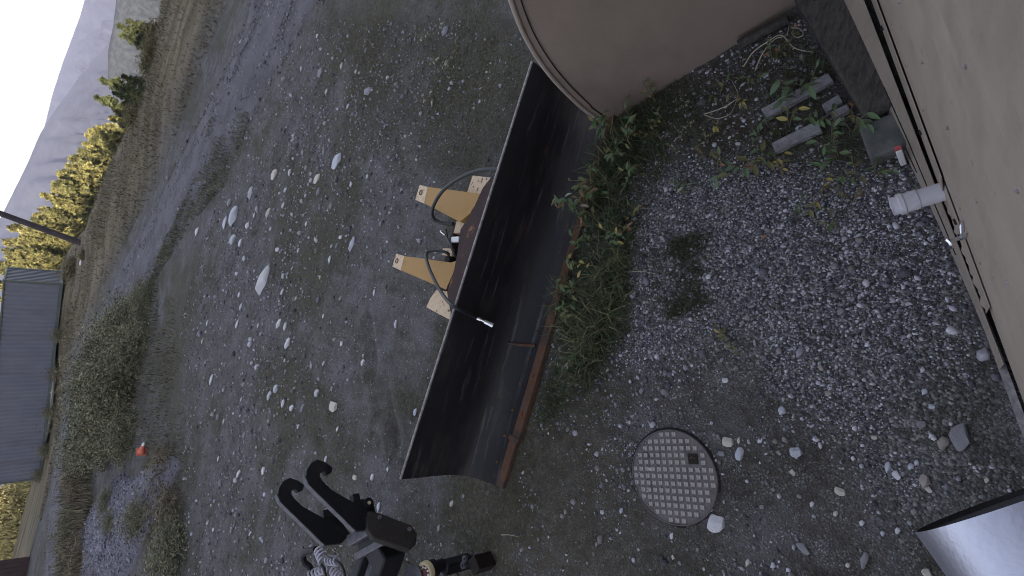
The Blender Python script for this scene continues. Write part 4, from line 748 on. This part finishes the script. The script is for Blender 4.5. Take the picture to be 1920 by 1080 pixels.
for txt, ids, grp in ((SM, (0, 1, 2, 3, 19, 22, 24, 27, 28), 'small stones on the open yard'), (SR, (4, 5, 7, 9, 13, 14, 16, 17, 29), 'small stones near the manhole')):
    L_ = []
    for t in txt.split():
        x, y, lx, ly = map(float, t.split(',')); dl = [(math.hypot(x - BIG[k][0], y - BIG[k][1]), k) for k in ids]; L_.append((*min(dl), x, y, lx, ly))
    cnt = {}
    for d_, k, x, y, lx, ly in sorted(L_):
        r_ = cnt.get(k, 0); cnt[k] = r_ + 1; mi = random.choice([0, 0, 1, 1, 2, 3] if grp.endswith('yard') else [0, 1, 2, 3, 4, 3])
        stone(x, y, lx, ly, mi, 'small %s stone, %s %s' % (COLN[mi], ORD[min(r_, 19)], ALIAS[k]), grp)
# litter and leaf bits
o = MB().prism([G(1426, 440, .03), G(1437, 442, .03), G(1429, 449, .025)], (0, 0, -.004)).build('fallen_leaf', m_leafs[3]); tag(o, 'single pink dry leaf on the pale gravel', 'leaf')

# ------------------------------------------------------------------ pebbles (uncountable)
ico_v, ico_f = [], []
bm = bmesh.new(); bmesh.ops.create_icosphere(bm, subdivisions=1, radius=1); bm.verts.ensure_lookup_table(); ico_v = np.array([v_.co[:] for v_ in bm.verts]); ico_f = np.array([[q.index for q in f.verts] for f in bm.faces]); bm.free()
bm = bmesh.new(); bmesh.ops.create_icosphere(bm, subdivisions=2, radius=1); bm.verts.ensure_lookup_table(); ic2_v = np.array([v_.co[:] for v_ in bm.verts]); ic2_f = np.array([[q.index for q in f.verts] for f in bm.faces]); bm.free()
def pebbles(name, pts, size, pal, iv=ico_v, jf=ico_f, sink=.25):
    n = len(pts); k = len(iv); a = rng.uniform(0, 6.28, n); sc = size[:, None] * rng.uniform(.55, 1.25, (n, 3)) * [1, 1, .7]
    V = iv[None] * (1 + .25 * rng.normal(0, 1, (n, k, 1)) * .6) * sc[:, None, :]; tl = rng.normal(0, .35, n); y2 = V[..., 1] * np.cos(tl)[:, None] - V[..., 2] * np.sin(tl)[:, None]; z2 = V[..., 1] * np.sin(tl)[:, None] + V[..., 2] * np.cos(tl)[:, None]
    c, s = np.cos(a)[:, None], np.sin(a)[:, None]; X = V[..., 0] * c - y2 * s; Y = V[..., 0] * s + y2 * c
    P = np.stack([X + pts[:, 0:1], Y + pts[:, 1:2], z2 + pts[:, 2:3] + (sc[:, 2:3] * sink)], -1).reshape(-1, 3)
    cols = np.array(pal)[rng.integers(0, len(pal), n)] * rng.uniform(.75, 1.25, (n, 1)); Cc = np.repeat(cols, k, 0)
    Fs = (jf[None] + (np.arange(n) * k)[:, None, None]).reshape(-1, 3); return link(name, mesh_np(name, P, [Fs], True, Cc), m_peb)
def scatter(poly, n, dens=None):
    P = np.array(poly); lo, hi = P.min(0), P.max(0); out = []
    while len(out) < n:
        q = rng.uniform(lo, hi, (n * 2, 2)); q = q[in_poly(q[:, 0], q[:, 1], poly)]
        if dens is not None: q = q[rng.uniform(0, 1, len(q)) < dens(q[:, 0], q[:, 1])]
        out += list(q)
        if not len(q): break
    q = np.array(out[:n]); return np.c_[q, terr(q[:, 0], q[:, 1])]
PALB = [(.16, .155, .18), (.09, .088, .105), (.27, .265, .30), (.40, .395, .44), (.06, .058, .07), (.20, .185, .19), (.13, .125, .15), (.50, .49, .53), (.22, .20, .19)]
PAL = [(a * .97, b * .95, c * .98) for a, b, c in PALB]
def not_on(x, y):  # keep pebbles off the cover and the blade
    return (np.hypot(x - mc[0], y - mc[1]) > RM + .01) & ~((x > -1.75) & (x < 1.75) & (y > 2.66) & (y < 3.25))
gd = lambda x, y: np.clip(soft_poly(x, y, ZGRAV, .22) * (.85 + 3.4 * fbm(x * 1.6, y * 1.6, 4, 31)), 0, 1) * not_on(x, y) * (1 - .8 * soft_poly(x, y, ZMOSS, .15))
near = gp([(1000, 100), (1550, 30), (1700, 290), (1920, 830), (1960, 1090), (960, 1090), (960, 900)])
p = scatter(near, 22000, gd); tag(pebbles('gravel', p, rng.lognormal(math.log(.0062), .34, len(p)), [tuple(np.array(c) * .85) for c in PAL] + [(.50, .49, .54), (.05, .048, .055), (.08, .07, .065)], sink=.05), 'pale crushed gravel spread along the tan wall', 'gravel', kind='stuff')
gd2 = lambda x, y: np.clip(.22 + 1.6 * fbm(x * 1.1, y * 1.1, 4, 77), .03, 1) * not_on(x, y)
p = scatter(near, 7000, gd2); tag(pebbles('gravel', p, rng.lognormal(math.log(.0072), .5, len(p)), PAL), 'loose small pebbles in the dark dirt around the manhole', 'gravel', kind='stuff')
yard = gp([(560, 40), (990, 40), (1000, 150), (760, 900), (1000, 1090), (350, 1090), (340, 600), (420, 320)])
gd3 = lambda x, y: np.clip(.4 + 1.8 * fbm(x * .7, y * .7, 4, 55), .05, 1) * not_on(x, y) * np.clip(5.5 / np.maximum(y, 2) , 0, 1)
PALY = [tuple(np.array(c) * .72) for c in PAL]; p = scatter(yard, 17000, gd3); dd = np.hypot(p[:, 0], p[:, 1]); tag(pebbles('gravel', p, rng.lognormal(math.log(.0062), .55, len(p)) * np.clip(dd / 5, .8, 1.7), PALY), 'scattered grit and pebbles on the open yard', 'gravel', kind='stuff')

gd4 = lambda x, y: np.clip(.35 + 1.5 * fbm(x * .5, y * .5, 3, 91), .05, 1) * not_on(x, y)
p = scatter(yard, 900, gd4); dd = np.hypot(p[:, 0], p[:, 1]); tag(pebbles('gravel', p, rng.lognormal(math.log(.011), .4, len(p)) * np.clip(dd / 6, .8, 1.7), [(.36, .36, .41), (.25, .25, .30), (.45, .44, .49), (.30, .27, .25), (.17, .17, .2)], ic2_v, ic2_f), 'bright little stones strewn over the open yard', 'gravel', kind='stuff')
po = bpy.data.objects['gravel_pile']; pv_ = np.array([v_.co[:] for v_ in po.data.vertices]) + np.array(po.location[:]); k_ = rng.integers(0, len(pv_), 7000); p = pv_[k_] + np.c_[rng.normal(0, .06, (7000, 2)), np.zeros(7000)]
tag(pebbles('gravel', p, rng.lognormal(math.log(.020), .35, len(p)), [(.13, .125, .16), (.21, .2, .25), (.08, .078, .1), (.28, .27, .32)]), 'loose crushed stones covering the gravel heap', 'gravel', kind='stuff')

p = scatter([tuple(mc[:2] + .3 * np.array([math.cos(a), math.sin(a)])) for a in np.arange(16) * .3927], 260, lambda x, y: np.clip(.08 + 1.4 * ((y - mc[1]) - (x - mc[0]) * .3 - .05) / .3 + .5 * fbm(x * 9, y * 9, 2, 4), .04, 1)); p[:, 2] = mc[2] + .013
tag(pebbles('gravel', p, rng.lognormal(math.log(.0042), .4, len(p)), PAL), 'grit lying in the grooves of the manhole cover', 'gravel', kind='stuff')
k_ = rng.integers(8, 149, 9000); o_ = rng.uniform(-1.05, 1.05, 9000); q = rc[k_] + nr[k_] * (o_ * ws[k_])[:, None] + rng.normal(0, .12, (9000, 2)); p = np.c_[q, terr(q[:, 0], q[:, 1]) + .012]
tag(pebbles('gravel', p, rng.lognormal(math.log(.017), .45, len(p)), [(.10, .095, .11), (.16, .15, .175), (.065, .06, .07), (.24, .23, .26)]), 'loose stones on the gravel track', 'gravel', kind='stuff')
# ------------------------------------------------------------------ grass and weeds (uncountable)
def grass(name, pts, hgt, wid, pal, lean=.5, flat=0.0, bend=.4):
    n = len(pts); a = rng.uniform(0, 6.28, n); l = np.abs(rng.normal(0, lean, n)) + flat; L = hgt * rng.uniform(.5, 1.3, n); w = wid * rng.uniform(.6, 1.3, n)
    d = np.c_[np.cos(a), np.sin(a), 0 * a]; s = np.c_[-np.sin(a), np.cos(a), 0 * a]; up = np.array([0, 0, 1.])
    m1 = pts + d * (L * .5 * np.sin(l))[:, None] + up * (L * .5 * np.cos(l))[:, None]; l2 = l + bend * rng.uniform(.3, 1.5, n); tip = m1 + d * (L * .5 * np.sin(l2))[:, None] + up * (L * .5 * np.cos(l2))[:, None]
    tip[:, 2] = np.maximum(tip[:, 2], pts[:, 2] + .004); V = np.stack([pts - s * w[:, None] - up * .01, pts + s * w[:, None] - up * .01, m1 + s * w[:, None] * .8, m1 - s * w[:, None] * .8, tip], 1).reshape(-1, 3)
    b = (np.arange(n) * 5)[:, None]; cols = np.array(pal)[rng.integers(0, len(pal), n)] * rng.uniform(.7, 1.35, (n, 1))
    return link(name, mesh_np(name, V, [b + np.array([[0, 1, 2, 3]]), b + np.array([[3, 2, 4]])], False, np.repeat(cols, 5, 0)), m_vc)
GREEN = [(.04, .075, .03), (.055, .09, .036), (.075, .085, .042), (.042, .052, .024), (.13, .12, .06), (.03, .04, .02)]
OLIVE = [(.055, .052, .028), (.08, .07, .04), (.045, .042, .024), (.12, .10, .06), (.05, .055, .025)]
STRAW = [(.125, .10, .06), (.185, .15, .09), (.09, .072, .044), (.235, .19, .12), (.07, .062, .034)]
def clumped(poly, n, f, seed, lo=.0):
    return scatter(poly, n, lambda x, y: np.clip(.25 + 2.6 * fbm(x * f, y * f, 3, seed), lo, 1) * not_on(x, y))
p = clumped(ZGRASS, 6000, 2.2, 61, .03); tag(grass('grass', p, np.full(len(p), .10), .0022, GREEN, .7, .2, .7), 'green grass growing along the lower edge of the blade', 'grass', kind='stuff')
bd = gp([(1050, 560), (1140, 260), (1200, 260), (1190, 420), (1180, 560), (1090, 740)]); p = clumped(bd, 2600, 4, 62); tag(grass('grass', p, np.full(len(p), .26), .0035, GREEN + [(.22, .2, .1)], .7, .15, .8), 'longer green grass tufts leaning over the blade edge', 'grass', kind='stuff')
p = clumped(ZGR2, 4500, 2.5, 63); tag(grass('grass', p, np.full(len(p), .07), .002, OLIVE + GREEN[:2], .8, .3, .6), 'low mixed weeds in the gravel under the tan panel', 'grass', kind='stuff')
p = clumped(near, 9000, 1.8, 64); p = p[gd(p[:, 0], p[:, 1]) < .45]; tag(grass('grass', p, np.full(len(p), .035), .0016, OLIVE + GREEN[:1], 1.0, .5, .5), 'thin moss and short grass in the dirt around the manhole', 'grass', kind='stuff')
p = scatter(ZMOSS, 2600, lambda x, y: np.clip(.1 + 3 * fbm(x * 3, y * 3, 3, 12), 0, 1)); tag(grass('grass', p, np.full(len(p), .05), .0022, [(.035, .042, .016), (.05, .055, .02), (.028, .034, .014)], .8, .3, .6), 'dark mossy tufts in the middle of the gravel', 'grass', kind='stuff')
p = clumped(yard, 24000, .55, 41); tag(grass('grass', p, np.full(len(p), .045), .0024, OLIVE, .9, .4, .5), 'thin short olive grass on the open yard', 'grass', kind='stuff')
vg = gp([(400, 220), (470, 210), (440, 330), (360, 420), (300, 520), (300, 640), (230, 640), (280, 520), (370, 330)]); p = clumped(vg, 9000, .8, 65); tag(grass('grass', p, np.full(len(p), .13), .006, OLIVE + GREEN[2:4] + [(.12, .11, .04)], .7, .2, .5), 'strip of green weeds along the near side of the track', 'grass', kind='stuff')
wd = gp([(330, 560), (345, 700), (350, 1080), (270, 1090), (275, 850), (250, 700), (290, 560)]); p = clumped(wd, 9000, .7, 66, .05); tag(grass('grass', p, np.full(len(p), .13), .005, OLIVE + STRAW[:3], 1.0, .4, .6), 'dry weeds between yard and gravel heap', 'grass', kind='stuff')
w2_ = gp([(128, 820), (175, 880), (178, 980), (210, 1090), (120, 1090), (122, 950)]); p = clumped(w2_, 9000, .5, 67, .15); tag(grass('grass', p, np.full(len(p), .42), .010, STRAW + OLIVE[:2], .55, .1, .5), 'tall dry yellow grass beyond the gravel heap', 'grass', kind='stuff')
bk = [(-18, 33), (-16.5, 30), (-12.5, 33), (-9, 35), (-6, 31), (-3.3, 27), (1.6, 21.5), (6.1, 19), (14, 18.5), (17, 31), (7.4, 28), (3.4, 26), (1, 31.5), (-2.9, 35.5), (-6, 44), (-14, 43)]
p = clumped(bk, 60000, .35, 68, .12); tag(grass('grass', p, np.full(len(p), .13), .010, STRAW + OLIVE[:3] + [(.13, .085, .05)], .9, .4, .5), 'dry straw coloured grass on the bank beyond the track', 'grass', kind='stuff')
tw = gp([(140, 700), (200, 590), (270, 540), (300, 600), (290, 740), (262, 840), (180, 880), (130, 860)]); p = clumped(tw, 16000, .5, 69, .15); tag(grass('grass', p, np.full(len(p), .34), .006, OLIVE + STRAW[:3] + [(.14, .14, .10)], .8, .2, .7), 'tall fine weeds standing among the shrubs beside the track', 'grass', kind='stuff')
tp_ = gp([(600, 30), (985, 30), (965, 240), (900, 330), (760, 330), (640, 150)]); p = clumped(tp_, 12000, .9, 70, .15); tag(grass('grass', p, np.full(len(p), .06), .0028, OLIVE + [(.12, .085, .055), (.10, .09, .04)], .9, .4, .5), 'brown and olive ground weeds on the yard beside the tan panel', 'grass', kind='stuff')
# shrubs and tall weeds beside the track
SHR = [(268, 560, .9, .5, 'first low weed clump of the row beside the track'), (238, 610, 1.3, .9, 'leafy shrub of the row, next after the first low clump'), (262, 650, 1.0, .7, 'leafy shrub on the yard side of the row, by the middle'), (205, 660, 1.5, 1.1, 'tall weed shrub on the track side of the row'), (240, 705, 1.4, 1.1, 'dense shrub in the middle of the row'), (190, 720, 1.4, 1.1, 'shrub on the track side opposite the dense middle one'),
       (225, 755, 1.5, 1.2, 'dark leafy shrub above the gravel heap'), (180, 780, 1.3, 1.0, 'shrub on the track side near the gravel heap'), (205, 815, 1.3, 1.0, 'shrub touching the top of the gravel heap'), (168, 840, 1.2, .9, 'last shrub of the row on the track side'), (238, 820, .9, .8, 'small shrub between gravel heap and orange cone'),
       (305, 880, .7, .45, 'dry weed clump just past the orange cone'), (315, 950, .8, .45, 'straggly dry weed clump beside the gravel heap'), (322, 1030, .9, .5, 'green weed clump near the lower border'), (150, 905, .9, .7, 'rusty weed clump at the edge of the tall dry grass'), (160, 1035, 1.0, .7, 'pale brown weed clump in the tall dry grass'), (135, 990, .8, .6, 'weed clump between track and tall dry grass')]
SD = [bush_mesh(s, 260, (.10, .075, .045), (.17, .135, .085), .9, .04) for s in (21, 22)]
for i, (x, y, r, h, l) in enumerate(SHR):
    p = GT(x + 8, y); shrub('weed_shrub', p, r, h, SD if i in (11, 12, 14, 15) else SH, l, 'shrub', 'weeds and shrubs beside the track')
for (x, y, r, h, l) in [(208, 940, .5, .3, 'dark weed growing in a hollow of the gravel heap'), (214, 978, .4, .25, 'smaller weed in the gravel heap hollow'), (268, 970, .55, .4, 'green weed on the yard side of the gravel heap')]:
    p = GT(x, y, .2); shrub('weed_shrub', (p[0], p[1], .22), r, h, SH, l, 'shrub', 'weeds on the gravel heap')
for (s, zz, l) in [(7.8, .0, 'dry weed standing against the container side'), (2.4, .0, 'leafy weed by the container foot'), (10.5, 0, 'low weed under the container near its ribbed end'), (5.2, 0, 'low weed along the middle of the container foot'), (.6, 0, 'weed at the far corner of the container foot')]:
    q = CA + CU * s + CN * -.45; shrub('weed_shrub', (q[0], q[1], float(terr(q[0], q[1]))), .55, random.uniform(.5, .9), SH if s != 7.8 else SD, l, 'shrub', 'weeds along the container')

# ------------------------------------------------------------------ leafy plants near the blade and wall
def leaf_mesh():
    n = 6; V = []; Fs = []
    for i in range(n + 1):
        t = i / n; w = .23 * math.sin(math.pi * min(1, t * .94 + .04)) ** .8 * (1 - .25 * t); z = -.25 * t * t + .02
        V += [(t, -w, z + w * .35), (t, 0, z), (t, w, z + w * .35)]
    for i in range(n):
        b = 3 * i; Fs += [(b, b + 1, b + 4, b + 3), (b + 1, b + 2, b + 5, b + 4)]
    return V, Fs
LV, LF = leaf_mesh(); LM = []
for mt in m_leafs:
    me = bpy.data.meshes.new('leaf'); me.from_pydata(LV, [], LF); me.materials.append(mt)
    for f in me.polygons: f.use_smooth = True
    LM.append(me)
def leafy(x, y, n, size, hgt, pal, label, reach=None, spread=.1):
    g = GT(x, y); e = empty('leafy_plant', g); tag(e, label, 'plant', 'leafy weeds'); mb = MB(); tips = []
    if reach is not None:
        q = G(*reach, hgt); path = smooth_path([g, g * .6 + q * .4 + [0, 0, hgt * .4], q], 12); mb.tube(path, [.006 - .0004 * i for i in range(12)], 5)
        for k in range(n): f = random.uniform(.35, 1); p = path[min(11, int(f * 11))]; tips.append((np.array(p) + rng.normal(0, .03, 3), random.uniform(0, 6.28)))
    else:
        for k in range(max(2, n // 4)):
            a = random.uniform(0, 6.28); q = g + np.array([math.cos(a) * spread, math.sin(a) * spread, hgt * random.uniform(.6, 1.1)]); path = smooth_path([g, (g + q) / 2 + [0, 0, hgt * .2], q], 8); mb.tube(path, [.004 - .0003 * i for i in range(8)], 5)
            for j in range(4): p = path[min(7, 2 + j + (j > 2) * 2)]; tips.append((np.array(p), a + random.uniform(-2, 2)))
    mb.build('stem', m_stem, e)
    for p, a in tips[:max(n, 4)]:
        o = link('leaf', LM[random.choice(pal)], None, e); s = .92 * size * random.uniform(.65, 1.2); o.scale = (s, s, s); o.location = Vector(p - g); o.rotation_euler = (random.uniform(-.4, .4), random.uniform(-.55, .35), a)
leafy(1130, 410, 30, .075, .42, [0, 0, 1, 2, 3, 4], 'tall leafy branch with pale tips reaching over the blade', (1040, 372), .1)
leafy(1140, 400, 22, .07, .34, [0, 1, 1, 3], 'second leafy branch reaching over the blade, rustier', (1082, 340), .1)
leafy(1172, 250, 24, .075, .40, [0, 0, 4, 1], 'green sprig covering the tip of the tan panel', (1118, 238), .1)
leafy(1190, 235, 12, .06, .28, [0, 1, 4], 'olive plant beside the tip of the tan panel')
leafy(1160, 285, 8, .05, .18, [1, 0], 'small olive weed between blade edge and panel tip'); leafy(1232, 196, 9, .06, .2, [1, 5, 0], 'yellowish weed close under the tan panel edge')
leafy(1075, 662, 9, .05, .16, [4, 2, 0], 'pale green seedling beside the rusty blade edge'); leafy(1062, 690, 8, .05, .14, [4, 0, 2], 'second seedling beside the rusty blade edge'); leafy(1155, 535, 16, .05, .12, [0, 0, 0, 4], 'bright green ferny tuft between grass and gravel')
leafy(1370, 635, 12, .055, .08, [1, 1, 5], 'flat olive rosette weed on the gravel'); leafy(1500, 185, 14, .09, .22, [4, 4, 0], 'broad leaved green weed between the planks'); leafy(1480, 240, 10, .07, .18, [4, 1, 5], 'spotted yellow green weed by the bleached plank')
leafy(1545, 225, 12, .065, .2, [4, 0], 'green weed beside the timber skid'); leafy(1600, 250, 12, .07, .2, [0, 4], 'dark green weed in front of the footing block'); leafy(1575, 300, 12, .065, .2, [0, 4, 0], 'dark weed below the footing block'); leafy(1610, 340, 10, .055, .18, [0, 1], 'weed between footing block and plastic pipe')
leafy(1450, 305, 12, .075, .2, [4, 4, 1], 'trailing weed below the bleached plank'); leafy(1400, 318, 11, .075, .18, [4, 4, 3], 'blue green weed with one rusty leaf on gravel'); leafy(1350, 330, 11, .075, .18, [4, 4, 1], 'blue green weed with long leaves on gravel'); leafy(1295, 345, 9, .07, .14, [4, 2], 'pale grey green weed at the grass edge')
leafy(1540, 375, 9, .05, .12, [1, 5, 1], 'yellowish weed in gravel near the plastic pipe'); leafy(1575, 430, 8, .045, .08, [0, 1], 'low dark weed in gravel between pipe and tap'); leafy(1500, 410, 8, .045, .08, [4, 0], 'low green weed on open gravel')
leafy(1180, 425, 9, .06, .16, [3, 1], 'rusty dry weed with curled leaves in the grass'); leafy(1200, 395, 9, .05, .16, [3, 5, 1], 'orange brown dry weed in the grass'); leafy(1170, 480, 8, .05, .12, [1, 5], 'dry pale weed head in the grass'); leafy(1110, 600, 9, .06, .16, [0, 1], 'grassy weed against the rusty blade edge')
EDGE = [(1150, 330, 1098, 318), (1128, 455, 1080, 452), (1115, 500, 1070, 498), (1100, 545, 1056, 540), (1185, 300, 1140, 290), (1205, 330, 1175, 330), (1165, 450, 1150, 440), (1090, 580, 1052, 588), (1210, 260, 1180, 250), (1140, 370, 1100, 362)]
for i, (x, y, rx, ry) in enumerate(EDGE):
    OR = ['first', 'second', 'third', 'fourth', 'fifth', 'sixth', 'seventh', 'eighth', 'ninth', 'tenth']; rk = sorted(EDGE, key=lambda q: q[1]).index((x, y, rx, ry))
    leafy(x, y, 16, .06, .26, [[0, 1, 4], [0, 0, 1], [0, 4, 5], [1, 0]][i % 4], OR[rk] + ' leafy weed leaning over the blade edge, counted from the panel tip', (rx, ry), .1)
for i, (x, y) in enumerate([(1420, 150), (1400, 190), (1450, 120), (1480, 100), (1350, 180), (1360, 250), (1420, 240), (1330, 300), (1250, 230), (1225, 250), (1520, 170), (1590, 220), (1560, 265), (1470, 330), (1640, 330), (1600, 380)]):
    leafy(x, y, 10, .05, .13, [[0, 4, 1], [1, 5], [4, 0], [1, 3]][i % 4], 'low leafy weed growing in the gravel between panel and skid', None, .1)
for i, (x, y) in enumerate([(1290, 200), (1300, 235), (1285, 262), (1325, 268), (1272, 290)]):
    leafy(x, y, 12, .022, .12, [2, 2, 2], ['white dried flower head near the looped twig', 'white dried flowers, second from the looped twig', 'white dried flowers midway to the grass', 'white dried flowers beside an orange stalk', 'white dried flowers at the edge of the grass'][i], None, .05)
for i, (x, y) in enumerate([(800, 70), (825, 110), (845, 130), (812, 190), (830, 60), (860, 95)]):
    leafy(x, y, 14, .05, .10, [2, 1, 3, 2], 'dry pale leaved weed growing on the yard beside the tan panel', None, .12)

# ------------------------------------------------------------------ air
hz = MB().box8([(-1250, -150, -76), (1250, -150, -76), (1250, 1720, -76), (-1250, 1720, -76), (-1250, -150, 130), (1250, -150, 130), (1250, 1720, 130), (-1250, 1720, 130)]).build('haze', None)
hm = bpy.data.materials.new('haze'); hm.use_nodes = True; n = hm.node_tree.nodes; n.remove(n['Principled BSDF']); pv = n.new('ShaderNodeVolumePrincipled'); pv.inputs['Color'].default_value = (.62, .66, 1, 1); pv.inputs['Density'].default_value = .00027; pv.inputs['Anisotropy'].default_value = 0.0
hm.node_tree.links.new(pv.outputs[0], n['Material Output'].inputs['Volume']); hz.data.materials.clear(); hz.data.materials.append(hm); tag(hz, 'pale blue haze filling the valley air', 'haze', kind='stuff')
